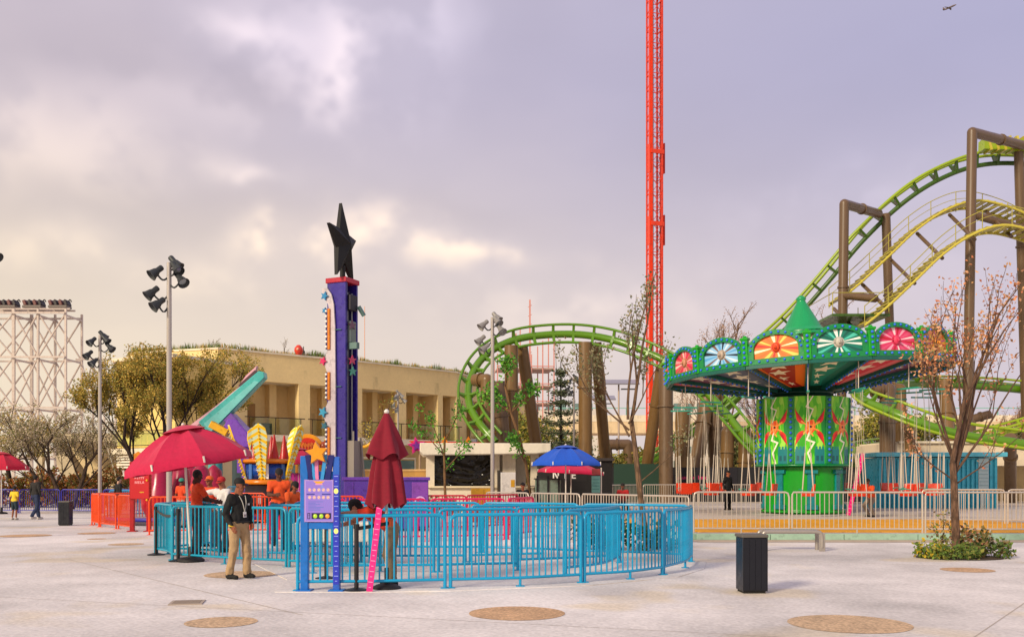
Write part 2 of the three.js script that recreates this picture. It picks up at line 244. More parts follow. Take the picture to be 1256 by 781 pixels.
{ // dark undercroft and stair of the building at the far left
  const t = thing('dark_undercroft', 'dark open ground floor with slanted concrete stair behind the tree', 'building', [gx(128, 60), 0, -60], 0);
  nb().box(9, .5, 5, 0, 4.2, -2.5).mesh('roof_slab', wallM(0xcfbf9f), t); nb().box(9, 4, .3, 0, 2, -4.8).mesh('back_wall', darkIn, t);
  nb().ext([[-3.6, 0], [-1.9, 0], [-4.6, 4], [-4.6, 2.5]], 1.2, MT(0, 0, 0, 1.4, 0, -1.4)).mesh('stair_wall', wallM(0xcdbd9d), t);
  for (const x of [-.2, 1.0]) nb().cyl(V(x + 1.2, 0, -.6), V(x, 3.95, -.6), .05).mesh('brace', M(0xb8b0a0, .5), t);
  for (const x of [-4.3, 4.3]) nb().box(.35, 3.95, .35, x, 1.975, -.4).mesh('pillar', wallM(0xcfbf9f), t);
}
{ // red round roof sign and aerials on the roof
  const t = thing('roof_ornament', 'small red oval ornament on a post on the cream roof', 'ornament', [gx(366, 64), 9.4, -64]);
  nb().cyl(V(0, 0, 0), V(0, .6, 0), .04).mesh('post', M(0x3a2c28), t); nb().lathe([[0, .55], [.2, .6], [.3, .85], [.28, 1.05], [.12, 1.25], [0, 1.28]], 14).mesh('body', M(0xd2402c, .4), t); nb().sph(0, .95, .27, .09).mesh('nose', M(0xf0b090, .4), t);
  for (const [px, h, l] of [[262, 0, 'thin dark roof post above the glazed loggia'], [342, 0, 'short dark roof post beside the red ornament']]) { const q = thing('roof_post', l, 'post', [gx(px + 30, 65), 9.4, -65]); nb().cyl(V(0, 0, 0), V(0, 1.3, 0), .05, .03).mesh('pole', M(0x2b2522), q); nb().cyl(V(0, .6, 0), V(0, 1.0, 0), .1, .1).mesh('collar', M(0x2b2522), q); }
}
// ---------- construction and viaduct far behind ----------
{
  const t = thing('scaffold_block', 'pinkish open scaffold frame of a building site behind the arched track', 'scaffold', [gx(645, 140), 0, -140], .1), m = M(0xc9887c, .8);
  const W = 8.5, L = 6; for (let x = 0; x <= 5; x++) for (const z of [0, L]) nb().box(.16, 20 + (x % 3) * 2, .16, -W / 2 + x * W / 5, 10 + (x % 3), -z).mesh('post', m, t);
  for (let y = 1; y < 8; y++) { nb().box(W, .14, .14, 0, y * 2.6, .15).mesh('beam', m, t); nb().box(W, .2, L, 0, y * 2.6 - .3, -L / 2).mesh('deck', M(0xb59a8e, .9), t); }
  const c = thing('mast', 'thin lattice mast rising behind the arched track', 'mast', [gx(650, 150), 0, -150]); nb().box(.25, 30, .25, 0, 15, 0).mesh('pole', m, c); for (let y = 8; y < 30; y += 1.5) nb().box(.7, .08, .08, 0, y, 0, 0, 0, .5).mesh('rung', m, c);
  const c2 = thing('mast', 'leaning grey mast beside the conifer', 'mast', [gx(690, 150), 0, -150]); nb().cyl(V(0, 0, 0), V(-1.2, 23, 0), .14, .06).mesh('pole', M(0x9b9aa2), c2);
  const c3 = thing('mast', 'thin aerial mast behind the starred ride tower', 'mast', [gx(447, 120), 0, -120]); nb().cyl(V(0, 0, 0), V(0, 23.5, 0), .09, .04).mesh('pole', M(0xd9a488), c3);
}
{
  const t = thing('viaduct', 'beige concrete viaduct crossing behind the rides', 'viaduct', [0, 0, -135]), vm = wallM(0xe6cda4);
  nb().box(90, 1.6, 8, 50, 8.6, 0).mesh('deck', vm, t); nb().box(90, .9, .3, 50, 9.85, 3.9).mesh('parapet', wallM(0xe9dcc2), t);
  for (let i = 0; i < 8; i++) nb().box(1.6, 7.8, 3, 10 + i * 11, 3.9, 0).mesh('pier', vm, t);
  for (let i = 0; i < 22; i++) nb().box(.12, 1.0, .12, 8 + i * 4, 10.8, 3.9).mesh('rail_post', M(0x6fae9c), t); nb().box(88, .1, .1, 50, 11.3, 3.9).mesh('rail', M(0x6fae9c), t);
  for (const [px, w, h, l] of [[845, 7, 15, 'pale block of flats seen under the swing canopy'], [690, 8, 11, 'low grey service building behind the conifer']]) {
    const q = thing('far_building', l, 'building', [gx(px, 170), 0, -170]); nb().box(w * 1.6, h + 3, 8, 0, (h + 3) / 2, -4).mesh('wall', wallM(0xdcd5cb), q);
    for (let r = 0; r < 5; r++) for (let c = 0; c < 5; c++) nb().box(1.3, 1.2, .1, (c - 2) * w * .3, 4 + r * 2.6, .05).mesh('window', winM, q);
  }
}
// solar lamp poles
for (const [px, py, d, l] of [[759, 470, 80, 'solar lamp pole with flat panel standing clear under the arched track'], [734, 489, 95, 'shorter solar lamp pole beside the tilted brown columns']]) {
  const t = thing('solar_lamp', l, 'lamp', [gx(px, d), 0, -d]); const h = hy(py, d); nb().cyl(V(0, 0, 0), V(0, h, 0), .1, .07).mesh('pole', M(0xb9a596, .5, .2), t); nb().box(3.4, .12, 1.6, 0, h + .1, 0, .3, 0, 0).mesh('solar_panel', M(0x8f8c96, .3), t); nb().box(1.2, .1, .3, .8, h - .5, 0).mesh('lamp_head', M(0x777777), t);
}
// ---------- fences ----------
const fineBar = (r, h) => cached('bar' + r + '_' + h.toFixed(2), () => new THREE.CylinderGeometry(r, r, h, 8, 1, true));
const footGeo = cached('foot', () => new RoundedBoxGeometry(.13, .014, .1, 1, .005));
// one panel along a path of [X, distance] points: frame bent over at both ends, lower rail, bars, foot plates
function fence(pts, mat, label, group, o = {}) {
  const h = o.h || 1.08, rr = o.r || .027, br = o.br || .0135, sp = o.sp || .108, low = o.low ?? .13, y0 = o.y0 ?? 0, name = o.name || 'fence_panel';
  const P = pts.map(([x, d]) => V(x, 0, -d)), org = P[0].clone();
  const curve = new THREE.CatmullRomCurve3(P.map((p) => p.clone().sub(org)), false, 'catmullrom', .5), L = curve.getLength();
  const t = thing(name, label, 'fence', [org.x, y0, org.z], 0, group);
  const c = .10, at_ = (s, y) => { const p = curve.getPointAt(Math.min(1, Math.max(0, s / L))); p.y = y; return p; };
  const path = [at_(0, 0), at_(0, h * .5), at_(0, h - c)];
  for (let i = 1; i <= 3; i++) { const a = i / 3 * Math.PI / 2; path.push(at_(c - c * Math.cos(a), h - c + c * Math.sin(a))); }
  const n = pts.length > 2 ? 8 : 2; for (let i = 1; i < n; i++) path.push(at_(c + (L - 2 * c) * i / n, h));
  for (let i = 3; i >= 1; i--) { const a = i / 3 * Math.PI / 2; path.push(at_(L - c + c * Math.cos(a), h - c + c * Math.sin(a))); }
  path.push(at_(L, h - c), at_(L, h * .5), at_(L, 0));
  nb().tube(path, rr, path.length * 3, 8, false, .3).mesh('frame', mat, t);
  const lr = []; const m = pts.length > 2 ? 8 : 1; for (let i = 0; i <= m; i++) lr.push(at_(L * i / m, low));
  (m > 1 ? nb().tube(lr, rr * .85, 16, 8) : nb().cyl(lr[0], lr[1], rr * .85)).mesh('bottom_rail', mat, t);
  const nbar = Math.max(2, Math.round(L / sp)), hb = h - low - rr * .3;
  if (o.far) { const b = nb(); for (let i = 1; i < nbar; i++) { const p = at_(L * i / nbar, 0); b.cyl(V(p.x, low, p.z), V(p.x, h, p.z), br, br, 4, true); } tag(b.mesh('bars', mat, t), undefined, undefined, undefined, 'stuff'); }
  else for (let i = 1; i < nbar; i++) { const p = at_(L * i / nbar, 0); put('bar', fineBar(br, hb), mat, t, p.x, low + hb / 2, p.z); }
  for (const s of [0, L]) { const p = at_(s, 0); put('foot', footGeo, mat, t, p.x, .007, p.z); }
  if (o.mid) { const p = at_(L / 2, 0); nb().cyl(V(p.x, 0, p.z), V(p.x, low, p.z), rr * .8).mesh('middle_leg', mat, t); put('foot', footGeo, mat, t, p.x, .007, p.z); }
  return t;
}
const blue = paint(0x06a9e0, .36), blueL = paint(0x08a6cc, .36), orange = paint(0xff5518, .42), navy = paint(0x3030b4, .45), magenta = paint(0xf0186a, .42), skyBlue = paint(0x2aa0d6, .45);
const steel = M(0xc6bbae, .4, .3, { roughnessMap: roughTex });
const y0 = .01;
// blue queue, outer row
const gF = 'outer row of the blue queue fence';
fence([[-3.10, 13.55], [-2.0, 13.62], [-.99, 13.83]], blue, 'bright blue fence panel standing behind the blue rules sign', gF, { y0, mid: 0 });
fence([[-.91, 13.86], [.12, 14.08], [1.07, 14.55]], blue, 'bright blue fence panel of the outer curve, just past the closed parasol', gF, { y0, mid: 1 });
fence([[1.13, 14.6], [1.92, 15.08], [2.52, 15.72]], blue, 'bright blue fence panel in the middle of the outer curve', gF, { y0, mid: 1 });
fence([[2.56, 15.8], [3.12, 16.9], [3.48, 18.15]], blue, 'tightly curved blue fence panel turning the queue corner by the bin', gF, { y0, mid: 1 });
const gB = 'back row of the blue queue fence';
for (const q of [[[3.46, 18.3], [2.5, 18.9], [1.45, 19.25], 'running back from the curved corner panel'], [[1.38, 19.3], [.4, 19.9], [-.62, 20.3], 'behind the inner lanes, curved'], [[-.7, 20.32], [-2.7, 20.4], 'behind the closed parasol'], [[-2.8, 20.4], [-4.8, 20.6], 'behind the rules sign and white table']]) fence(q.slice(0, -1), blue, 'bright blue back fence panel ' + q.at(-1), gB, { y0 });
const gI = 'inner lanes of the blue queue fence';
for (const q of [[[.9, 15.65], [1.6, 16.5], [2.05, 17.9]], [[.07, 17.2], [1.1, 17.6], [2.1, 18.2]], [[-1.27, 16.2], [.1, 16.5]], [[-3.4, 16.0], [-1.35, 16.15]], [[-2.9, 18.0], [-.9, 18.1]], [[-.8, 18.15], [.6, 18.6]], [[-4.9, 18.8], [-3.0, 18.2]]]) fence(q, blue, 'bright blue inner lane panel ' + { '0.9': 'curving parallel to the queue corner', '0.07': 'just inside the back panel by the corner', '-1.27': 'midway between the closed parasol and the corner', '-3.4': 'behind the rules sign', '-2.9': 'behind the bending person', '-0.8': 'beside the plants in the queue', '-4.9': 'between the guard and the white table' }[q[0][0]], gI, { y0 });
const gL = 'blue queue fence by the red parasol';
fence([[-6.72, 18.55], [-5.4, 17.75], [-4.13, 17.12]], blueL, 'teal blue fence panel behind the guard in black', gL, { mid: 1 });
fence([[-4.06, 17.08], [-3.1, 16.6], [-2.3, 16.35]], blueL, 'teal blue fence panel between the guard and the rules sign', gL, {});
fence([[-7.62, 20.0], [-7.1, 19.3], [-6.78, 18.68]], blueL, 'short teal blue fence panel at the queue mouth with two black posts', gL, {});
fence([[-7.62, 20.1], [-7.0, 21.8]], blueL, 'teal blue fence panel running back from the queue mouth', gL, {});
fence([[-7.4, 20.15], [-6.1, 19.5]], blueL, 'teal blue fence panel inside the queue mouth', gL, {});
// orange fences
const gO = 'orange fence round the children ride';
for (const q of [[[-14.4, 32.1], [-13.67, 31.0]], [[-13.6, 30.95], [-12.6, 29.8]], [[-12.5, 29.75], [-11.65, 28.7]]]) fence(q, orange, 'orange fence panel ' + { '-14.4': 'at the corner by the bin and lamp post', '-13.6': 'in the middle of the row by the red sign', '-12.5': 'touching the tall red rules sign' }[q[0][0]], gO);
for (const q of [[[-10.34, 26.7], [-8.3, 26.9]], [[-8.2, 26.95], [-6.1, 27.3]], [[-6.0, 27.3], [-4.4, 27.8]]]) fence(q, orange, 'orange fence panel ' + { '-10.34': 'joining the red rules sign to the lamp post', '-8.2': 'behind the worker in orange at the queue mouth', '-6': 'behind the guard in black' }[q[0][0]], gO);
for (const q of [[[-14.4, 32.3], [-12.6, 33.6]], [[-12.5, 33.6], [-10.6, 33.2]], [[-10.5, 33.1], [-8.6, 32.6]]]) fence(q, orange, 'orange fence panel at the back of the children ride', gO, { far: 1 });
// magenta fences round the tower ride
const gM = 'magenta fence round the starred tower';
for (const q of [[[-6.0, 23.2], [-4.2, 23.7]], [[-4.1, 23.7], [-2.2, 24.1]], [[-2.1, 24.1], [-.2, 24.7]], [[-.1, 24.8], [.6, 26.3]]]) fence(q, magenta, 'magenta fence panel just behind the blue queue', gM);
for (const q of [[[-3.4, 28.6], [-1.4, 28.8]], [[-1.4, 28.9], [.2, 30.4]], [[-5.5, 24.2], [-6.2, 26.2]], [[-6.3, 26.3], [-7.2, 28.2]]]) fence(q, paint(0xd01438, .45), 'crimson fence panel at the far side of the tower ride', 'crimson fence behind the tower', { far: 1 });
// navy and far pale blue fences
for (let i = 0; i < 5; i++) fence([[-26.5 + i * 1.98, 43.2 - i * .15], [-24.6 + i * 1.98, 43.05 - i * .15]], navy, 'navy fence panel beside the strolling adult and child', 'navy fence by the left trees', { far: 1 });
for (let i = 0; i < 6; i++) fence([[-29 + i * 2.4, 56], [-26.7 + i * 2.4, 55.9]], skyBlue, 'pale blue fence panel beyond the navy fence', 'pale blue fence by the left trees', { far: 1 });
for (let i = 0; i < 5; i++) fence([[-17.2 + i * 1.9, 40 - i * .9], [-15.4 + i * 1.9, 39.2 - i * .9]], skyBlue, 'sky blue fence panel behind the orange fence', 'sky blue fence behind the orange one', { far: 1 });
// silver fences round the swing ride
const gS = 'silver fence round the swing ride', so = { h: 1.12, r: .026, br: .012, sp: .125, low: .14, y0: .12 };
for (const q of [[[4.95, 25.5], [7.48, 25.28]], [[7.56, 25.27], [11.0, 25.1]], [[11.08, 25.1], [14.5, 25.0]], [[14.58, 25], [17.6, 24.95]]]) fence(q, steel, 'silver tube fence panel ' + { 4.95: 'touching the blue queue corner', 7.56: 'in front of the green swing drum', 11.08: 'behind the russet tree trunk', 14.58: 'past the russet tree in front of the dark opening' }[q[0][0]], gS, { ...so, name: 'silver_fence_panel', mid: 1 });
for (const q of [[[-.9, 32.6], [.55, 31.0]], [[.62, 30.9], [2.13, 29.4]], [[2.2, 29.3], [4.85, 25.7]]]) fence(q, steel, 'silver tube fence panel ' + { '-0.9': 'beside the white electrical cabinet', '0.62': 'under the blue parasol', '2.2': 'crossed by the young tree trunk' }[q[0][0]], gS, { ...so, name: 'silver_fence_panel', y0: 0 });
for (const q of [[[7, 50], [10, 50.5]], [[10.1, 50.5], [13, 51]], [[17, 50], [20, 49]], [[20.1, 49], [23, 47]], [[3.4, 46], [6.9, 49.9]], [[.6, 43], [3.3, 45.9]]]) fence(q, steel, 'silver tube fence panel behind the swing ride', 'rear silver fence of the swing ride', { ...so, name: 'silver_fence_panel', far: 1 });
for (const q of [[[13.4, 30.6], [16, 30.4]], [[16.1, 30.4], [18.6, 30.2]]]) fence(q, steel, 'silver tube fence panel of the exit lane near the teal booth', 'exit lane of the swing ride', { ...so, name: 'silver_fence_panel', far: 1 });

// ---------- roller coaster ----------
const green = paint(0x64961a, .38), lime = paint(0xa0bc20, .4), yellowSteel = paint(0xd8ca4c, .45), darkGreen = paint(0x3f6416, .5), brown = paint(0x80623a, .5), brownD = paint(0x725a42, .5);
function track(pts, label, o) {
  const t = thing('coaster_track', label, 'coaster track', [0, 0, 0], 0, o.group);
  const c = new THREE.CatmullRomCurve3(pts), L = c.getLength(), n = Math.max(12, Math.round(L / .8));
  const up = o.up, g = o.gauge || 1.1, off = o.off ?? .5, fr = [];
  for (let i = 0; i <= n; i++) { const u = i / n, p = c.getPointAt(u), T = c.getTangentAt(u), U = typeof up === 'function' ? up(u) : up; const Lt = T.clone().cross(U).normalize(), N = Lt.clone().cross(T).normalize(); fr.push({ p, Lt, N, T }); }
  const line = (f) => fr.map((q) => f(q));
  const spine = line((q) => q.p.clone().addScaledVector(q.N, -off));
  nb().tube(spine, o.rs || .25, n * 2, 12).mesh('spine', o.spineMat || green, t);
  for (const s of [-1, 1]) nb().tube(line((q) => q.p.clone().addScaledVector(q.Lt, s * g / 2)), o.rr || .085, n * 2, 8).mesh('rail', o.railMat || green, t);
  const nt = Math.round(L / (o.tie || 1.35));
  for (let i = 0; i < nt; i++) {
    const u = (i + .5) / nt, p = c.getPointAt(u), T = c.getTangentAt(u), U = typeof up === 'function' ? up(u) : up; const Lt = T.clone().cross(U).normalize(), N = Lt.clone().cross(T).normalize();
    const hw = g / 2, sh = new THREE.Shape([[-hw, .05], [-hw, -.07], [-.16, -off - .12], [.16, -off - .12], [hw, -.07], [hw, .05], [.2, -off * .35], [-.2, -off * .35]].map((q) => new THREE.Vector2(...q)));
    const ge = new THREE.ExtrudeGeometry(sh, { depth: .16, bevelEnabled: false }).translate(0, 0, -.08);
    const m = new THREE.Mesh(nonIndexed(ge), o.tieMat || green); m.name = 'tie'; m.castShadow = true; m.applyMatrix4(new THREE.Matrix4().makeBasis(Lt, N, T.clone().negate()).setPosition(p)); t.add(m);
  }
  return t;
}
function column(pts, r, label, group, mat = brown, extra) {   // pts: base .. top
  const t = thing('coaster_support', label, 'coaster support', [pts[0].x, pts[0].y, pts[0].z], 0, group), o = pts[0];
  for (let i = 0; i + 1 < pts.length; i++) { const a = pts[i].clone().sub(o), b = pts[i + 1].clone().sub(o); nb().cyl(a, b, r, r, 18).mesh(i ? 'arm' : 'column', mat, t); if (i) nb().sph(a.x, a.y, a.z, r * 1.01, 14, 10).mesh('elbow', mat, t); const k = a.clone().lerp(b, i ? .5 : .72), dr = b.clone().sub(a).normalize(); nb().cyl(k.clone().addScaledVector(dr, -.06), k.clone().addScaledVector(dr, .06), r * 1.22, r * 1.22, 18).mesh('flange', mat, t); }
  nb().cyl(V(0, 0, 0), V(0, .1, 0), r * 1.5, r * 1.5, 18).mesh('base_plate', mat, t);
  return t;
}
const bz = (px, d) => V(gx(px, d), 0, -d);
{ // arch on the left, banked on its side
  const p = [[606, 540, 52], [588, 519, 52.5], [575, 492, 54], [577, 462, 55.5], [596, 434, 57], [630, 416, 58], [672, 409.5, 58.5], [715, 409.5, 58.5], [757, 417, 58], [797, 432, 57], [830, 449, 56], [862, 474, 54.5], [893, 505, 53], [921, 538, 51], [945, 562, 49.5]].map((q) => at(...q));
  track(p, 'green arched track banked on its side beyond the kiosk', { up: (u) => V(0, u > .78 ? .0 + (u - .78) * 3 : 0, 1).normalize(), gauge: 1.12, off: .34, rs: .23, tie: 1.25 });
  const q = [[782, 566, 70], [815, 545, 69], [850, 520, 67], [890, 490, 66], [925, 455, 66], [960, 420, 66]].map((q) => at(...q));
  track(q, 'lower green track climbing behind the swing ride', { up: V(0, 1, .3).normalize(), gauge: 1.1, off: .5, rs: .3 });
  const a = 'columns of the arched track';
  column([bz(628, 57.5), at(627, 424, 57.5)], .42, 'thick tan column under the left shoulder of the arch', a);
  column([bz(668, 60), at(640, 424, 58.8)], .38, 'leaning tan column under the left shoulder of the arch', a);
  column([bz(718, 58), at(718, 420, 58)], .42, 'thick straight tan column under the crown of the arch', a);
  column([bz(747, 61), at(731, 420, 59)], .36, 'slender leaning tan column under the crown of the arch', a);
  column([bz(787, 60), at(812, 448, 57.5)], .36, 'leaning tan column under the right shoulder of the arch', a);
  column([bz(817, 56), at(817, 452, 56.3)], .42, 'straight brown column beside the swing canopy edge', a, brownD);
  column([bz(598, 54), at(597, 466, 54), at(582, 466, 54.6)], .36, 'short tan portal post inside the arch', a);
  column([bz(625, 56), at(611, 468, 56)], .4, 'short dark leaning post inside the arch', a, brownD);
  column([bz(748, 72), at(744, 545, 72), at(770, 545, 72), at(776, 600, 72)], .4, 'low brown portal under the arch crown', a, brownD);
  column([bz(836, 62), at(838, 505, 62)], .5, 'short pale post behind the swings', a);
  column([bz(848, 64), at(868, 484, 66), at(882, 490, 66.5)], .5, 'leaning tan portal post behind the swings', a);
  column([bz(877, 66), at(877, 490, 66)], .5, 'straight tan post behind the swings', a, brownD);
  column([bz(890, 60), at(893, 530, 60), at(914, 530, 60), at(914, 602, 60)], .42, 'low tan portal beside the green swing drum', a);
}
{ // the high hill on the right
  const hill = [[930, 418, 70], [965, 385, 69], [1005, 340, 68], [1050, 286, 67], [1095, 243, 66.5], [1140, 212, 66], [1190, 192, 66], [1240, 187, 66], [1300, 196, 66], [1380, 240, 67]].map((q) => at(...q));
  track(hill, 'high green hill track rising above the swing ride', { up: V(0, 1, 0), gauge: 1.1, off: .75, rs: .16, rr: .11, railMat: lime, spineMat: darkGreen, tieMat: darkGreen, tie: 1.6 });
  // lift hill with a stepped catwalk on each side
  const t = thing('lift_hill', 'yellow lift hill with stepped catwalks and thin handrails', 'coaster track'), hr = paint(0xb9b04a, .45);
  const lp = [[1024, 371, 63], [1052, 348, 63], [1085, 317, 63], [1120, 284, 63], [1155, 261, 63], [1190, 250, 63], [1225, 256, 63], [1262, 272, 63], [1330, 320, 63]];
  const cv = (dx, dy, dd) => new THREE.CatmullRomCurve3(lp.map(([x, y, d], i) => at(x + dx, y + dy, d + dd)));
  const A = cv(-1, 0, 0), C = cv(30, 30, -4.2), mid = cv(14, 13, -2);
  const strip = (c, s) => {
    const L = c.getLength(), n = Math.round(L / .46);
    for (let i = 0; i < n; i++) { const u = (i + .5) / n, p = c.getPointAt(u); nb().box(1.9, .07, .34, 0, 0, 0).mesh('step', i % 2 ? hr : yellowSteel, t); const m = t.children.at(-1); m.position.copy(p); const T = c.getTangentAt(u); m.rotation.y = Math.PI / 2; m.rotation.z = 0; }
    for (const k of [-.95, .95]) { const pts = []; for (let i = 0; i <= 40; i++) { const u = i / 40; pts.push(c.getPointAt(u).add(V(0, -.06, k))); } nb().tube(pts, .085, 80, 6).mesh('stringer', yellowSteel, t); }
    const rl = []; for (let i = 0; i <= 40; i++) rl.push(c.getPointAt(i / 40).add(V(0, 1.15, s * .95))); nb().tube(rl, .03, 80, 5).mesh('handrail', hr, t); nb().tube(rl.map((p) => p.clone().add(V(0, -.5, 0))), .02, 80, 5).mesh('knee_rail', hr, t);
    const np = Math.round(L / 1.9); for (let i = 0; i <= np; i++) { const p = c.getPointAt(i / np).add(V(0, -.2, s * .95)); nb().cyl(p, p.clone().add(V(0, 1.38, 0)), .03, .03, 5).mesh('rail_post', hr, t); }
  };
  strip(A, -1); strip(C, 1);
  for (let i = 0; i <= 40; i += 5) { const u = i / 40; nb().cyl(A.getPointAt(u).add(V(0, -.4, 0)), C.getPointAt(u).add(V(0, -.4, 0)), .12).mesh('cross_beam', brownD, t); }
  { const e0 = A.getPointAt(0), e1 = C.getPointAt(0), c0 = e0.clone().lerp(e1, .5); nb().box(3.6, .16, 5.4, c0.x, c0.y - .5, c0.z).mesh('end_platform', darkGreen, t); for (const dx of [-1.75, 1.75]) for (const dz of [-2.6, 2.6]) nb().cyl(V(c0.x + dx, c0.y - .4, c0.z + dz), V(c0.x + dx, c0.y + .9, c0.z + dz), .03, .03, 5).mesh('rail_post', hr, t); nb().poly([V(c0.x - 1.75, c0.y + .9, c0.z - 2.6), V(c0.x - 1.75, c0.y + .9, c0.z + 2.6), V(c0.x + 1.75, c0.y + .9, c0.z + 2.6)], .03).mesh('handrail', hr, t); }
  // brake beam at the crest
  const cr = thing('crest_beam', 'yellow box beam on the crest of the hill', 'coaster track'); nb().box(6.5, .75, .9, 0, 0, 0, 0, 0, -.03).mesh('beam', lime, cr); cr.position.copy(at(1262, 180, 65)); for (let i = 0; i < 7; i++) nb().box(.16, 1.0, 1.0, -2.9 + i * .5, .12, 0, 0, 0, .25).mesh('fin', yellowSteel, cr);
  const g = 'columns of the high hill';
  column([bz(1031, 62), at(1036, 250, 62), at(1078, 262, 66)], .31, 'tall grey brown portal column holding the foot of the lift hill', g, brownD);
  column([bz(1099, 68), at(1087, 262, 66.5)], .31, 'leaning brown column behind the foot of the lift hill', g, brownD);
  column([bz(1186, 61), at(1193, 162, 61), at(1262, 180, 65)], .31, 'tallest brown portal column at the crest of the hill', g, brownD);
  column([bz(1262, 67), at(1250, 178, 65)], .31, 'brown column at the far side of the crest', g, brownD);
  const bm = thing('coaster_beam', 'horizontal brown beam under the lift hill foot', 'coaster support'); nb().cyl(at(1034, 362, 62), at(1075, 366, 60), .26).mesh('beam', brownD, bm);
  const bm2 = thing('coaster_beam', 'horizontal brown beam under the lift hill crest', 'coaster support'); nb().cyl(at(1190, 262, 61), at(1270, 285, 62), .26).mesh('beam', brownD, bm2);
}
{ // flat turn on the right behind the teal booth
  const p = [[1330, 552, 50], [1250, 538, 50], [1190, 530, 50.5], [1140, 517, 51], [1095, 500, 52], [1063, 486, 54], [1056, 474, 57], [1078, 466, 61], [1120, 463, 64], [1180, 464, 66], [1256, 470, 67], [1320, 480, 68]].map((q) => at(...q));
  track(p, 'lime flat turn of track behind the teal booth', { up: (u) => u < .55 ? V(-.25, .55, .8).normalize() : V(.1, .9, -.1), gauge: 1.15, off: .45, rs: .3, railMat: lime, spineMat: green, tieMat: green, tie: 1.9 });
  const q = [[1196, 532, 62], [1225, 524, 62], [1262, 514, 62], [1310, 500, 62]].map((q) => at(...q));
  track(q, 'short yellow green ramp of track beyond the right tree', { up: V(0, 1, .2), gauge: 1.0, off: .5, rs: .2, railMat: lime, spineMat: lime, tieMat: lime });
  const r = [[1060, 575, 66], [1046, 560, 64], [1044, 549, 66], [1075, 541, 70], [1110, 538, 72]].map((q) => at(...q));
  track(r, 'low pale green loop of track beside the swing drum', { up: V(0, 1, .3), gauge: 1, off: .4, rs: .16, railMat: lime, spineMat: green, tieMat: green });
  const g = 'columns of the flat turn';
  column([bz(1089, 56), at(1089, 478, 56), at(1070, 478, 56)], .45, 'thick brown column under the bend of the flat turn', g, brownD);
  column([bz(1105, 60), at(1104, 478, 60), at(1085, 476, 60)], .4, 'tan column with side arm under the flat turn', g);
  column([bz(1118, 54), at(1116, 528, 54)], .32, 'short tan post under the near side of the flat turn', g);
  column([bz(1168, 57), at(1160, 468, 60)], .4, 'pale leaning column behind the right tree', g);
  column([bz(1192, 66), at(1192, 514, 66), at(1215, 508, 66)], .3, 'low brown bracket post beyond the right tree', g, brownD);
  column([bz(1240, 56), at(1240, 536, 52)], .32, 'short brown post at the far end of the flat turn', g, brownD);
}
// ---------- red drop tower ----------
{
  const D = 112, t = thing('drop_tower', 'very tall red lattice drop tower with collars', 'drop tower', [gx(803, D), 0, -D], .32), red = paint(0xf44216, .45), redD = paint(0xd0240a, .5), grey = M(0x8d847c, .5, .4);
  const Hh = 78, w = .68;
  for (const sx of [-1, 1]) for (const sz of [-1, 1]) nb().box(.17, Hh, .17, sx * w, Hh / 2, sz * w).mesh('chord', sx * sz > 0 ? red : red, t);
  nb().box(.2, Hh, .4, w + .2, Hh / 2, 0).mesh('guide_rail', redD, t); nb().box(.2, Hh, .3, -w - .2, Hh / 2, .5).mesh('guide_rail', red, t);
  for (let i = 0; i < 22; i++) { const b = nb(), y = i * Hh / 22, s = Hh / 22; for (const z of [-w, w]) { for (let k = 0; k < 2; k++) { const ya = y + k * s / 2, yb = ya + s / 2; if (z > 0) { b.cyl(V(-w, ya, z), V(w, yb, z), .04, .04, 5); b.cyl(V(w, ya, z), V(-w, yb, z), .04, .04, 5); }; b.box(2 * w, .07, .07, 0, ya, z); } } for (const x of [-w, w]) for (let k = 0; k < 2; k++) { const ya = y + k * s / 2; b.cyl(V(x, ya, -w), V(x, ya + s / 2, w), .04, .04, 5); b.box(.1, .1, 2 * w, x, ya, 0); } b.mesh('lattice_bay', red, t); }
  nb().cyl(V(-.2, 0, 0), V(-.2, Hh, 0), .07, .07, 6).mesh('cable_duct', grey, t);
  for (const y of [hy(188, D), hy(276, D)]) { nb().box(1.7, .5, .16, 0, y, w + .1).mesh('collar', red, t); nb().box(.16, 3.6, .9, w + .42, y - .6, 0).mesh('collar_guide', redD, t); nb().box(.16, 3.4, .6, -w - .24, y - .8, .4).mesh('collar_guide', red, t); }
  nb().lathe([[0, 0], [3.4, 0], [3.2, 1.4], [1.6, 2.4], [1.4, 4], [0, 4]], 12).mesh('base', paint(0xb01c14, .5), t);
}
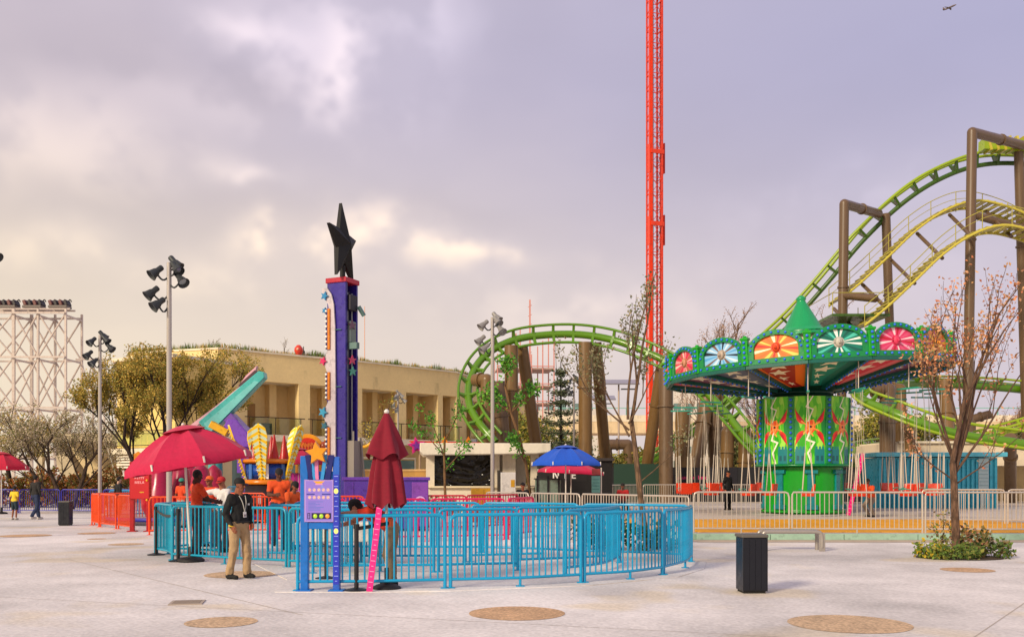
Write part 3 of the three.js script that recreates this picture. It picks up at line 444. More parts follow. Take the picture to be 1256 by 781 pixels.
// ---------- white lattice hill with parked cars, far left ----------
{
  const D = 120, t = thing('white_lattice_hill', 'white steel lattice coaster structure against the pale sky', 'coaster structure', [gx(0, D), 0, -D]), m = paint(0xd9c9bd, .6), s = D / F;
  const X = (px) => px * s, Y = (py) => hy(py, D), zs = [0, -4.5];
  const cols = [-76, -30, 16, 46, 80], rows = [Y(560), Y(500), Y(438), Y(384)];
  for (const z of zs) { for (const c of cols) nb().box(c === 16 ? .36 : .24, rows[3] + .6, .26, X(c), (rows[3] + .6) / 2, z).mesh('post', m, t); for (let r = 0; r < 4; r++) nb().box(X(80) - X(-76), .22, .24, (X(80) + X(-76)) / 2, rows[r], z + .27).mesh('beam', m, t);
    for (let i = 0; i + 1 < cols.length; i++) for (let r = 0; r < 3; r++) { nb().cyl(V(X(cols[i]), rows[r], z), V(X(cols[i + 1]), rows[r + 1], z), .11, .11, 6).mesh('brace', m, t); nb().cyl(V(X(cols[i + 1]), rows[r], z - .1), V(X(cols[i]), rows[r + 1], z - .1), .11, .11, 6).mesh('brace', m, t); } }
  for (const c of cols) for (let r = 0; r < 4; r++) nb().box(.2, .2, 4.5, X(c), rows[r] - .25, -2.25).mesh('tie_beam', m, t);
  for (const z of [-1.2, -2.6]) nb().cyl(V(X(-76), rows[3] + .75, z), V(X(80), rows[3] + .75, z), .12).mesh('rail', m, t);
  // lower run beyond
  for (const [i, c] of [86, 100, 114, 128].entries()) { nb().box(.2, Y(436), .2, X(c), Y(436) / 2, -3.2).mesh('post', m, t); if (i) { nb().cyl(V(X(c), Y(500), -3), V(X(c - 14), Y(438), -3), .09, .09, 6).mesh('brace', m, t); nb().cyl(V(X(c - 14), Y(500), -3), V(X(c), Y(438), -3), .09, .09, 6).mesh('brace', m, t); } } nb().box(X(50), .2, .2, X(104), Y(437), -3).mesh('beam', m, t);
  const proto = thing('coaster_car', 'row of dark coaster seats parked on the white lattice hill', 'coaster car', [0, 0, 0], 0, 'parked coaster cars'), bk = M(0x241c1c, .5), rd = M(0x6b3a33, .5);
  nb().box(2.5, .35, 1.5, 0, .25, 0, 0, 0, 0, .1).mesh('chassis', M(0x6d6259, .5), proto); for (let i = 0; i < 4; i++) { nb().box(.42, .75, 1.3, -1 + i * .66, .75, 0, 0, 0, .35, .1).mesh('seat', i % 2 ? bk : rd, proto); nb().tube([V(-1.1 + i * .66, 1.05, -.4), V(-.8 + i * .66, 1.3, -.3), V(-.6 + i * .66, 1.0, -.3)], .07, 8, 6).mesh('restraint', bk, proto); }
  [0, 32, 64].forEach((px, i) => { const o = i ? proto.clone() : proto; if (i) { o.name = numbered('coaster_car'); scene.add(o); } o.position.set(gx(0, D) + X(px), rows[3] + .85, -D - 1.9); });
}
// ---------- starred kiddie drop tower ----------
const whiteB = M(0xf2efe6, .4), goldB = M(0xf6b21a, .4);
{
  const D = 30, X0 = gx(420, D), t = thing('star_tower', 'purple drop tower topped by a black five pointed star', 'drop tower', [X0, 0, -D], -.43), pur = paint(0x3c2c9a, .42), purD = paint(0x281e68, .5), blk = M(0x080707, .7, 0, { map: wearTex }), gr = M(0x8d8f94, .4, .5);
  const a = .345, Ht = hy(349, D);
  // three sided casing with the guide slot open on the right face
  nb().box(.69, Ht, .07, 0, Ht / 2, a - .035).mesh('front_panel', pur, t); nb().box(.07, Ht, .62, -a + .035, Ht / 2, -.035).mesh('side_panel', pur, t); nb().box(.69, Ht, .07, 0, Ht / 2, -a + .035).mesh('rear_panel', pur, t);
  nb().box(.05, Ht, .05, a - .025, Ht / 2, a - .1).mesh('edge_strip', purD, t); nb().box(.04, Ht - .4, .5, .1, Ht / 2, 0).mesh('inner_panel', M(0x2b2748, .7), t);
  for (const z of [-.12, .12]) nb().cyl(V(a - .08, .3, z), V(a - .08, Ht - .3, z), .028).mesh('guide_rail', gr, t);
  nb().box(.78, .16, .78, 0, Ht + .08, 0, 0, 0, 0, .02).mesh('cap', paint(0xc2183a, .45), t);
  nb().box(.16, .5, .4, a + .02, Ht - .62, 0, 0, 0, 0, .03).mesh('head_sheave', M(0x241f2a, .5), t); nb().box(.14, .7, .34, a + .0, Ht - 1.55, 0, 0, 0, 0, .04).mesh('carriage', M(0x6e7d78, .45), t); nb().box(.3, .2, .16, a + .16, Ht - 2.0, .1).mesh('carriage_arm', M(0x5c7a74, .45), t); nb().box(.1, .34, .1, a + .2, Ht - .85, -.25, .4, 0, .4).mesh('cable_clamp', M(0x5c7a74, .45), t);
  // scalloped light board on the front face
  const Yp = (py) => hy(py, D - .4), ed = []; const edge = [[352, -.5], [362, -.47], [372, -.26], [384, -.20], [408, -.2], [424, -.24], [436, -.36], [446, -.40], [456, -.30], [470, -.2], [488, -.2], [498, -.34], [508, -.44], [520, -.34], [534, -.2], [560, -.2], [592, -.24]];
  for (const [py, x] of edge) ed.push([x, Yp(py)]); for (const [py, x] of [[592, .02], [470, .02], [400, .0], [372, -.05], [360, -.14], [352, -.3]]) ed.push([x, Yp(py)]);
  nb().ext(ed, .05, MT(0, 0, 0, 0, 0, a + .03)).mesh('light_board', paint(0xd9cfd6, .5), t);
  for (const [y0_, y1_] of [[378, 428], [456, 490], [524, 588]]) { nb().box(.075, Yp(y0_) - Yp(y1_), .05, -.205, (Yp(y0_) + Yp(y1_)) / 2, a + .11).mesh('bulb_strip', paint(0xf08a14, .45), t); nb().box(.07, Yp(y0_) - Yp(y1_), .05, -.28, (Yp(y0_) + Yp(y1_)) / 2, a + .11).mesh('bulb_backing', purD, t); const n = Math.round((y1_ - y0_) / 6); for (let i = 0; i < n; i++) nb().sph(-.28, Yp(y0_ + (i + .5) * (y1_ - y0_) / n), a + .15, .042, 8, 6).mesh('bulb', whiteB, t); }
  const star5 = (R, r, rot = 0) => { const o = []; for (let i = 0; i < 10; i++) { const q = i % 2 ? r : R, b = Math.PI / 2 + rot + i * Math.PI / 5; o.push([Math.cos(b) * q, Math.sin(b) * q]); } return o; };
  for (const [py, x, R, c] of [[362, -.36, .15, 0x2a8ec8], [380, -.36, .1, 0x2a8ec8], [442, -.42, .15, 0xe0246a], [505, -.42, .18, 0x39a6cf], [522, -.36, .14, 0x2b6f86], [595, -.38, .2, 0x39a6cf]]) nb().ext(star5(R, R * .45, x), .05, MT(0, 0, 0, x, Yp(py), a + .1)).mesh('star_ornament', paint(c, .45), t);
  for (const [py, x, c] of [[398, .42, 0x6a4a62], [441, .42, 0xc0406a], [455, .44, 0x4a9a8a]]) nb().ext(star5(.16, .07), .05, MT(0, 1.2, 0, x, Yp(py), .1)).mesh('star_ornament', paint(c, .45), t);
  for (const py of [404, 474, 537]) nb().cyl(V(-.1, Yp(py), a + .04), V(.22, Yp(py), a + .04), .016).mesh('bracket', M(0x3f6f72, .5), t);
  // the star: two sided pyramid relief
  { const P = star5(1, .42), sc = [1.16, 1.36], verts = []; const pt = (i) => [P[(i + 10) % 10][0] * sc[0], P[(i + 10) % 10][1] * sc[1]]; for (let i = 0; i < 10; i++) { const A = pt(i), C = pt(i + 1); for (const s of [1, -1]) { const tri = [[0, 0, .30 * s], [A[0], A[1], .05 * s], [C[0], C[1], .05 * s]]; (s > 0 ? tri : tri.reverse()).forEach((q) => verts.push(...q)); } const a0 = [A[0], A[1], .05], a1 = [A[0], A[1], -.05], c0 = [C[0], C[1], .05], c1 = [C[0], C[1], -.05]; verts.push(...a0, ...a1, ...c0, ...c0, ...a1, ...c1); }
    const g = new THREE.BufferGeometry(); g.setAttribute('position', new THREE.Float32BufferAttribute(verts, 3)); g.computeVertexNormals(); const m = put('star', nonIndexed(g), blk, t, 0, Ht + 1.26, 0); m.rotation.set(0, 1.79, .0); m.rotation.order = 'ZYX'; m.rotation.z = .06; }
  nb().cyl(V(0, Ht + .12, 0), V(0, Ht + .6, 0), .09).mesh('star_post', blk, t);
  // machinery at the foot
  nb().box(.3, 1.2, .5, .45, 2.2, .0).cyl(V(.55, 1.6, .2), V(.55, 3.1, .2), .03).cyl(V(.7, 1.6, -.2), V(.62, 2.9, -.1), .03).mesh('gondola_frame', M(0x8b8378, .5), t); nb().box(1.5, .25, 1.3, 0, .125, 0, 0, 0, 0, .03).mesh('foot', purD, t);
}
{ // purple gondola housing beside the tower
  const D = 29, t = thing('purple_housing', 'purple panelled housing at the foot of the starred tower', 'ride housing', [gx(474, D), 0, -D], .12), p1 = paint(0x5a3aa8, .45), p2 = paint(0x6b3fb4, .45);
  nb().box(2.55, 1.5, 1.1, 0, .82, 0, 0, 0, 0, .03).mesh('body', p1, t); nb().box(2.65, .1, 1.2, 0, 1.6, 0, 0, 0, 0, .02).mesh('top_trim', p2, t); nb().box(.5, 1.35, .08, 1.02, .82, .57, 0, 0, 0, .02).mesh('end_panel', paint(0x8a4bb8, .45), t); nb().box(2.4, .1, 1.0, 0, .05, 0).mesh('plinth', M(0x2d2440), t);
  for (let i = 0; i < 3; i++) nb().box(.03, 1.35, .02, -1.0 + i * .6, .82, .56).mesh('seam_strip', p2, t); nb().ext(Array.from({ length: 13 }, (_, i) => { const a = i / 12 * Math.PI; return [Math.cos(a) * .17, Math.sin(a) * .17]; }).concat(Array.from({ length: 13 }, (_, i) => { const a = Math.PI - i / 12 * Math.PI; return [Math.cos(a) * .12, Math.sin(a) * .12]; })), .01, MT(0, 0, 0, 1.02, .9, .615)).mesh('arch_mark', M(0xc9a4dc, .5), t);
}
// ---------- tilted teal flyer ride ----------
{
  const D = 42, t = thing('flyer_ride', 'tilted teal ride arm with pink fin and purple gondola', 'ride', [gx(272, D), 0, -D]), te = paint(0x4cc4c0, .42), tl = paint(0x7ad8d6, .42), pk = paint(0xf4bccb, .45), pu = paint(0x8048c8, .42), pd = M(0x4a2a33, .6);
  const P = (px, py, dz = 0) => { const q = at(px, py, D); return V(q.x - gx(272, D), q.y, dz); };
  const a = P(252, 524), b = P(322, 460), dv = b.clone().sub(a), L = dv.length(), an = Math.atan2(dv.y, dv.x), c = a.clone().lerp(b, .5);
  nb().ext([[-L / 2, -.40], [L / 2, -.17], [L / 2 + .12, .0], [L / 2, .17], [-L / 2, .30]], .5, MT(0, 0, an, c.x, c.y, -.25), .03).mesh('arm', te, t);
  nb().ext([[-L / 2 + .1, -.38], [L / 2 - .3, -.19], [L / 2 - .4, -.02], [-L / 2 + .1, .1]], .04, MT(0, 0, an, c.x, c.y, .29)).mesh('side_panel', tl, t);
  nb().ext([[-L / 2 - .7, .3], [L / 2 - .1, .21], [L / 2 - .2, .27], [L * .2, .29], [-L * .2, .36], [-L / 2 - .6, .52]], .3, MT(0, 0, an, c.x, c.y, -.15)).mesh('fin', pk, t);
  nb().ext([[L * .18, .34], [L / 2 - .1, .34], [L / 2 + .1, .46], [L * .34, .46]], .3, MT(0, 0, an, c.x, c.y, -.16)).mesh('tip_fin', pk, t); nb().box(1.0, .12, .34, L * .33, .3, 0).mesh('fin_bracket', pd, t); { const m = t.children.at(-1); m.position.set(c.x, c.y, .02); m.rotation.z = an; }
  nb().ext([[-.62, -.2], [.55, -.3], [.78, -.05], [.6, .22], [-.4, .3], [-.7, .1]], .8, MT(0, 0, -.78, P(299, 532).x, P(299, 532).y, .1), .05).mesh('gondola', pu, t); nb().ext([[-.5, -.2], [.5, -.2], [.6, .2], [-.5, .2]], .8, MT(0, 0, -.8, P(291, 522).x, P(291, 522).y, -.5), .04).mesh('gondola_seat', paint(0x7d55b4, .45), t);
  nb().ext([[-.4, -.12], [.4, -.12], [.4, .13], [-.4, .13]], .4, MT(0, 0, -.5, P(276, 527).x, P(276, 527).y, .6), .03).mesh('front_guard', paint(0xf2b705, .45), t); nb().box(.8, 1.3, .8, P(302, 562).x, P(302, 562).y, -.3).mesh('hub', pu, t);
  nb().cyl(V(P(262, 520).x, 0, -.2), V(P(262, 520).x, P(262, 516).y, -.2), .35, .28, 14).mesh('mast', te, t); nb().cyl(V(P(302, 560).x, 0, -.3), V(P(302, 560).x, P(302, 565).y, -.3), .3, .3, 14).mesh('mast', pu, t);
  nb().box(4.6, .25, 2.6, .6, .125, -.2, 0, 0, 0, .04).mesh('base', M(0x5a5560, .7), t);
}
// ---------- crown ride with striped yellow blades ----------
const chev = canvasTex(128, 512, (c, w, h) => { c.fillStyle = '#cfe6c4'; c.fillRect(0, 0, w, h); c.strokeStyle = '#f7c912'; c.lineWidth = 22; for (let y = -80; y < h + 160; y += 56) { c.beginPath(); c.moveTo(-10, y + 46); c.lineTo(w / 2, y); c.lineTo(w + 10, y + 46); c.stroke(); } c.fillStyle = '#f7d21e'; c.fillRect(w / 2 - 7, 0, 14, h); });
{
  const D = 36, t = thing('crown_ride', 'carousel centre with a crown of yellow striped blades over a blue drum', 'ride', [gx(328, D), 0, -D]);
  const cm = new THREE.MeshStandardMaterial({ map: chev, roughness: .45, side: THREE.DoubleSide }), yl = paint(0xf6c414, .4), bl = paint(0x1c4fb0, .4), or = paint(0xf08a10, .45), rd = paint(0xc4181c, .5);
  nb().lathe([[.0, .3], [1.25, .3], [1.25, .6], [.85, .7], [.85, 1.35], [0, 1.35]], 20).mesh('pedestal', M(0x241a22, .6), t); nb().lathe([[0, 1.36], [.9, 1.36], [.95, 1.4], [.95, 1.52], [.85, 1.56], [0, 1.56]], 20).mesh('lower_trim', or, t); nb().lathe([[0, 1.56], [.8, 1.56], [.84, 2.16], [0, 2.16]], 20).mesh('drum', bl, t); nb().lathe([[0, 2.16], [.92, 2.16], [.95, 2.26], [.9, 2.34], [0, 2.34]], 20).mesh('upper_trim', or, t);
  for (let i = 0; i < 8; i++) { const a = i * Math.PI / 4 + .2; nb().box(.16, .56, .05, Math.sin(a) * .83, 1.86, Math.cos(a) * .83, 0, a, 0).mesh('drum_panel', i % 2 ? paint(0x3f79c9, .4) : whiteB, t); }
  for (let i = 0; i < 5; i++) {
    const a = i * Math.PI * .4 + .02, m4 = new THREE.Matrix4().makeRotationY(a).multiply(new THREE.Matrix4().makeTranslation(0, 1.5, .76)).multiply(new THREE.Matrix4().makeRotationX(.3));
    const pts = [[-.1, 0], [.1, 0], [.3, 1.75], [.24, 2.06], [.1, 2.2], [0, 2.24], [-.1, 2.2], [-.24, 2.06], [-.3, 1.75]];
    const g = new THREE.ExtrudeGeometry(new THREE.Shape(pts.map((p) => new THREE.Vector2(...p))), { depth: .06, bevelEnabled: false }); const uv = g.attributes.uv; for (let k = 0; k < uv.count; k++) uv.setXY(k, uv.getX(k) / .62 + .5, uv.getY(k) / 2.3);
    const bm = put('blade', nonIndexed(g), cm, t); bm.applyMatrix4(m4); const bb = nb(); for (let k = 0; k < 16; k++) bb.sph(0, .12 + k * .13, .09, .035, 6, 5); const bu = tag(bb.mesh('bulb_row', yl, bm), undefined, undefined, undefined, 'stuff');
    const ed = nb(); for (let k = 0; k < 14; k++) for (const s of [-1, 1]) ed.sph(s * (.1 + .2 * k / 14), k * .13, .07, .028, 6, 4); tag(ed.mesh('edge_bulbs', yl, bm), undefined, undefined, undefined, 'stuff');
    const a2 = a + Math.PI / 5; nb().cyl(V(Math.sin(a2) * .62, 2.3, Math.cos(a2) * .62), V(Math.sin(a2) * .62, 3.25, Math.cos(a2) * .62), .2, .03, 12).mesh('red_cone', rd, t);
  }
  for (let i = 0; i < 12; i++) { const a = i * Math.PI / 6; nb().box(.12, .34, .12, Math.sin(a) * 1.15, .8, Math.cos(a) * 1.15, 0, a, 0, .03).mesh('ornament', whiteB, t); }
  nb().lathe([[0, 0], [2.4, 0], [2.4, .3], [0, .3]], 28).mesh('deck', paint(0xb3262c, .6), t);
}
// small ride cars of the red ride
for (let i = 0; i < 6; i++) { const px = [196, 222, 246, 206, 234, 262][i], d = [33, 34, 33, 36, 37, 36][i]; const t = thing('ride_tub', ['red tub car with crimson backrest under the red parasol', 'red tub car beside the white lamp post', 'red tub car behind the seated worker'][i % 3], 'ride car', [gx(px, d), 0, -d], .3 * i, 'red tub cars of the children ride'); nb().lathe([[0, .25], [.45, .25], [.62, .55], [.66, .95], [.6, .97], [.54, .6], [0, .45]], 16).mesh('tub', paint(0xc9152a, .4), t); nb().lathe([[.02, 2.15], [.28, 1.9], [.36, 1.4], [.5, 1.0]], 16).mesh('hood', paint(0xb01048, .45), t); nb().cyl(V(0, 0, 0), V(0, 2.2, 0), .06).mesh('post', M(0x2a8f8a, .5), t); }
{ const D = 34.5, t = thing('ride_deck', 'round white and purple deck under the red tub cars', 'ride deck', [gx(232, D), 0, -D]); nb().lathe([[0, 0], [2.9, 0], [2.9, .24], [0, .24]], 40).mesh('floor', paint(0xb9b4c4, .6), t); nb().add(new THREE.TorusGeometry(2.92, .07, 6, 48).rotateX(Math.PI / 2), MT(0, 0, 0, 0, .2, 0)).mesh('rim', navy, t); }
// ---------- swing carousel ----------
const sunburst = (cols, mask) => canvasTex(256, 192, (c, w, h) => {
  const cx = w / 2, cy = h * .56; c.fillStyle = cols[0]; c.fillRect(0, 0, w, h); const n = 16; for (let i = 0; i < n; i++) { const a = i / n * 2 * Math.PI + .1, b = a + Math.PI / n * (.8 + (i % 3) * .22); c.fillStyle = cols[1 + i % (cols.length - 1)]; c.beginPath(); c.moveTo(cx, cy); c.lineTo(cx + Math.cos(a) * 300, cy + Math.sin(a) * 300); c.lineTo(cx + Math.cos(b) * 300, cy + Math.sin(b) * 300); c.fill(); }
  c.fillStyle = mask; c.beginPath(); c.ellipse(cx, cy, 30, 42, 0, 0, 7); c.fill(); c.strokeStyle = '#2a1512'; c.lineWidth = 5; for (const s of [-1, 1]) { c.beginPath(); c.moveTo(cx + s * 6, cy - 10); c.lineTo(cx + s * 22, cy - 16); c.stroke(); c.beginPath(); c.arc(cx + s * 16, cy + 4, 5, 0, 7); c.stroke(); } c.beginPath(); c.moveTo(cx - 14, cy + 22); c.lineTo(cx + 14, cy + 22); c.stroke(); c.beginPath(); c.moveTo(cx, cy - 6); c.lineTo(cx - 5, cy + 12); c.lineTo(cx + 5, cy + 12); c.stroke();
});
const wedgeTex = (bg, edge) => canvasTex(128, 256, (c, w, h) => { c.fillStyle = edge; c.fillRect(0, 0, w, h); c.fillStyle = bg; c.fillRect(w * .2, 0, w * .6, h); c.fillStyle = '#fbf3dc'; for (let k = 0; k < 4; k++) { const R = 34 - k * 3, y = 36 + k * 60; c.beginPath(); for (let i = 0; i < 10; i++) { const r = i % 2 ? R * .42 : R, a = -Math.PI / 2 + i * Math.PI / 5; c.lineTo(w / 2 + Math.cos(a) * r, y + Math.sin(a) * r); } c.fill(); } });
const drumTex = canvasTex(256, 512, (c, w, h) => {
  c.fillStyle = '#58d020'; c.fillRect(0, 0, w, h); const r = mulberry(5); for (let i = 0; i < 60; i++) { c.fillStyle = ['#79e02c', '#2aa512', '#a6ec52', '#35b815'][i & 3]; c.beginPath(); const x = r() * w, y = r() * h; c.ellipse(x, y, 8 + r() * 14, 30 + r() * 60, r() * .6 - .3, 0, 7); c.fill(); }
  c.fillStyle = '#0f8f3a'; for (const s of [0, 1]) { c.beginPath(); c.ellipse(s ? w - 12 : 12, 238, 26, 70, 0, 0, 7); c.fill(); } for (const [sx, sy] of [[-1, -1], [1, -1], [-1, 1], [1, 1]]) { c.fillStyle = sy < 0 ? '#ee1c24' : '#e0281a'; c.beginPath(); c.moveTo(w / 2, 236 - sy * 12); c.quadraticCurveTo(w / 2 + sx * 60, 236 + sy * 20, w / 2 + sx * 122, 236 + sy * 150); c.lineTo(w / 2 + sx * 108, 236 + sy * 60); c.quadraticCurveTo(w / 2 + sx * 80, 236 + sy * 6, w / 2, 236 + sy * 34); c.fill(); c.fillStyle = '#b81030'; c.beginPath(); c.moveTo(w / 2 + sx * 40, 236 + sy * 36); c.lineTo(w / 2 + sx * 112, 236 + sy * 128); c.lineTo(w / 2 + sx * 84, 236 + sy * 56); c.fill(); } c.fillStyle = '#f2551c'; c.beginPath(); c.ellipse(w / 2, 236, 40, 58, .35, 0, 7); c.fill(); c.strokeStyle = '#ffa04a'; c.lineWidth = 11; c.lineCap = 'round'; for (const [x0, y0, x1, y1, x2, y2] of [[60, 190, 130, 250, 200, 196], [76, 286, 120, 220, 196, 262], [96, 170, 100, 240, 150, 300], [150, 180, 170, 240, 110, 290]]) { c.beginPath(); c.moveTo(x0, y0); c.quadraticCurveTo(x1, y1, x2, y2); c.stroke(); } c.fillStyle = '#3a1210'; c.beginPath(); c.arc(w / 2 + 4, 232, 9, 0, 7); c.fill();
  c.strokeStyle = '#f2efdf'; c.lineWidth = 10; c.beginPath(); c.moveTo(150, 0); c.lineTo(96, 80); c.lineTo(150, 100); c.lineTo(110, 190); c.stroke(); c.lineWidth = 14; c.beginPath(); c.moveTo(120, 280); c.lineTo(100, 330); c.lineTo(160, 350); c.lineTo(110, 430); c.lineTo(140, 512); c.stroke();
  c.fillStyle = '#0d7f86'; for (const x of [8, w - 92]) { c.fillRect(x, 400, 84, 112); c.fillStyle = '#0a5a66'; c.fillRect(x + 12, 450, 22, 40); c.fillRect(x + 50, 450, 22, 40); c.fillStyle = '#0d7f86'; c.fillRect(x + 6, 380, 18, 30); c.fillRect(x + 34, 380, 18, 30); c.fillRect(x + 60, 380, 18, 30); }
});
const seatMat = paint(0xe23a12, .4), chainM = M(0xcdc3b4, .5, .3), tealBar = paint(0x2fa692, .45);
{
  const D = 40, X0 = gx(985, D), t = thing('swing_carousel', 'green swing carousel with sunburst fascia panels and painted drum', 'swing ride', [X0, .13, -D]);
  const gr = paint(0x0fae25, .42), grD = paint(0x089652, .42), teal = paint(0x0a8f97, .42), tealD = paint(0x0c6a60, .5), bulb = M(0x2f6ff2, .25), cone = paint(0x16a866, .4);
  nb().lathe([[0, 0], [1.72, 0], [1.72, .12], [1.62, .16], [1.62, 1.92], [1.7, 1.95], [0, 1.95]], 40).mesh('lower_drum', gr, t);
  for (let i = 0; i < 8; i++) { const a = i * Math.PI / 4 - .1, s = Math.sin(a), c = Math.cos(a); nb().box(.3, 1.3, .1, s * 1.64, 1.0, c * 1.64, 0, a, 0, .02).box(.52, .16, .16, s * 1.66, 1.74, c * 1.66, 0, a, 0, .02).box(.52, .2, .18, s * 1.66, .28, c * 1.66, 0, a, 0, .02).mesh('pilaster', teal, t); }
  nb().lathe([[0, 1.95], [1.98, 1.95], [2.02, 2.0], [1.98, 2.06], [0, 2.06]], 40).mesh('drum_ledge', grD, t);
  const y0d = 2.06, y1d = 4.82, R = 1.93, dm = new THREE.MeshStandardMaterial({ map: drumTex, roughness: .42, side: THREE.DoubleSide });
  for (let i = 0; i < 8; i++) {
    const a0 = -.54 + i * Math.PI / 4, g = new THREE.CylinderGeometry(R, R - .03, y1d - y0d, 8, 1, true, a0 + .06, Math.PI / 4 - .12); put('painted_panel', nonIndexed(g), dm, t, 0, (y0d + y1d) / 2, 0);
    const st = nb().box(.26, y1d - y0d, .1, Math.sin(a0) * (R - .01), (y0d + y1d) / 2, Math.cos(a0) * (R - .01), 0, a0, 0, .03).mesh('light_strip', grD, t); const bb = nb(); for (let k = 0; k < 12; k++) bb.sph(Math.sin(a0) * (R + .07), y0d + .14 + k * .225, Math.cos(a0) * (R + .07), .06, 8, 6); tag(bb.mesh('bulb_row', bulb, st), undefined, undefined, undefined, 'stuff');
  }
  nb().lathe([[0, y1d], [R - .02, y1d], [1.25, y1d + .12], [1.25, 5.15], [2.0, 5.3], [2.05, 5.42], [0, 5.42]], 32).mesh('neck', paint(0x1e5a48, .5), t);
  // tilted canopy
  const tilt = new THREE.Matrix4().makeTranslation(.12, 5.35, 0).multiply(new THREE.Matrix4().makeRotationZ(.048)).multiply(new THREE.Matrix4().makeRotationX(-.012));
  const ptilt = (m) => { m.applyMatrix4(tilt); return m; }, Rr = 5.72, N = 16, off = -.48, yr = .62;
  const schemes = [['#f07814', '#d81a0c', '#fbd25a', '#f26a10', '#fff0c8'], ['#0b7a68', '#e8ecec', '#0a5d52', '#4fc8b4', '#f4f4f0'], ['#e23a6e', '#c8102c', '#f7a8c0', '#e8547e', '#fbe0e2'], ['#f0a21a', '#d4362c', '#f7d04a', '#e8742a', '#c84a8a'], ['#8cc4ee', '#1f2b3c', '#cfe4f7', '#7a5b50', '#5aa6e0'], ['#e24a5e', '#f6a2a8', '#d01c4a', '#a86a4a', '#fbc8c2'], ['#e8702a', '#c02a1c', '#f6b46a', '#b84a3a', '#f0d0a0']];
  const sm = schemes.map((s, i) => new THREE.MeshStandardMaterial({ map: sunburst(s, ['#d8481c', '#b9b4aa', '#d83a60', '#e0902a', '#b0a090', '#c08a6a', '#c86a4a'][i]), roughness: .42, side: THREE.DoubleSide }));
  const wm = [['#b01414', '#ff7418'], ['#128a7c', '#0a6a60'], ['#e02a40', '#f47a84'], ['#56607c', '#34405c'], ['#7a3a5c', '#56304c']].map(([a, b]) => new THREE.MeshStandardMaterial({ map: wedgeTex(a, b), roughness: .5, side: THREE.DoubleSide }));
  const order = [0, 1, 2, 3, 4, 6, 5, 1, 0, 2, 3, 4, 1, 6, 5, 4];       // colour scheme by panel, from the panel left of the axis
  for (let i = 0; i < N; i++) {
    const a = off + i * 2 * Math.PI / N, da = Math.PI / N, q = new THREE.Matrix4().makeRotationY(a), w = 2 * Rr * Math.tan(da);
    // arched fascia: frame with a recessed print
    const arch = (hw, top, base, nn = 14) => { const o = [[-hw, base], [hw, base]]; for (let k = 0; k <= nn; k++) { const b = k / nn * Math.PI; o.push([Math.cos(b) * hw, base + (top - base) * .42 + Math.sin(b) * (top - base) * .58]); } return o; };
    const frameS = new THREE.Shape(arch(w * .455, 1.10, -.12).map((p) => new THREE.Vector2(...p))); frameS.holes.push(new THREE.Path(arch(w * .365, .94, .06).map((p) => new THREE.Vector2(...p))));
    const fr = put('fascia_frame', nonIndexed(new THREE.ExtrudeGeometry(frameS, { depth: .12, bevelEnabled: true, bevelSize: .015, bevelThickness: .015, bevelSegments: 1 })), grD, t); fr.applyMatrix4(new THREE.Matrix4().makeTranslation(0, yr, Rr - .06)); fr.applyMatrix4(q); ptilt(fr);
    const bb = nb(); for (const [bx, by] of arch(w * .41, 1.02, -.03, 11)) bb.sph(bx, by, .15, .048, 8, 6); for (let k = 1; k < 6; k++) bb.sph(-w * .41 + k * w * .82 / 6, -.03, .15, .05, 8, 6); tag(bb.mesh('bulb_row', bulb, fr), undefined, undefined, undefined, 'stuff');
    const pg = new THREE.ShapeGeometry(new THREE.Shape(arch(w * .375, .96, .04).map((p) => new THREE.Vector2(...p)))); { const uv = pg.attributes.uv; for (let k = 0; k < uv.count; k++) uv.setXY(k, uv.getX(k) / (w * .76) + .5, (uv.getY(k) - .04) / .93); } put('sunburst_print', nonIndexed(pg), sm[order[i]], fr, 0, 0, .03);
    nb().sph(0, .46, .06, .14, 12, 8, 1, 1.3, .6).cyl(V(0, .54, .1), V(0, .4, .2), .03, .05, 6).mesh('mask_relief', M([0xd8481c, 0xb9b4aa, 0xd83a60, 0xe0902a, 0xb0a090, 0xc08a6a, 0xc86a4a][order[i]], .5), fr);
    // post between panels
    const qp = new THREE.Matrix4().makeRotationY(a + da), po = nb().box(.26, 1.0, .2, 0, yr + .36, Rr * 1.02, 0, 0, 0, .03).box(.32, .1, .26, 0, yr + .88, Rr * 1.02, 0, 0, 0, .02).cyl(V(0, yr + .92, Rr * 1.02), V(0, yr + 1.0, Rr * 1.02), .1, .06, 8).mesh('fascia_post', gr, t); po.applyMatrix4(qp); ptilt(po); const pb = nb(); for (let k = 0; k < 5; k++) pb.sph(0, yr - .02 + k * .19, Rr * 1.02 + .12, .055, 8, 6); tag(pb.mesh('bulb_row', bulb, po), undefined, undefined, undefined, 'stuff');
    // ceiling wedge and the ribs between wedges
    const r0 = 1.9, ang = da * .94, v = (r, y, s) => [Math.sin(s * ang) * r, y, Math.cos(s * ang) * r]; const A = v(Rr - .12, yr - .1, -1), C = v(Rr - .12, yr - .1, 1), E = v(r0, -.12, 1), G = v(r0, -.12, -1); const wg = new THREE.BufferGeometry(); wg.setAttribute('position', new THREE.Float32BufferAttribute([...A, ...C, ...E, ...A, ...E, ...G], 3)); wg.setAttribute('uv', new THREE.Float32BufferAttribute([0, 1, 1, 1, 1, 0, 0, 1, 1, 0, 0, 0], 2)); wg.computeVertexNormals(); const wd = put('ceiling_wedge', wg, wm[[0, 1, 2, 3, 4][[0, 1, 2, 4, 3, 3, 4, 1, 0, 2, 4, 3, 1, 2, 4, 3][i]]], t); wd.applyMatrix4(q); ptilt(wd);
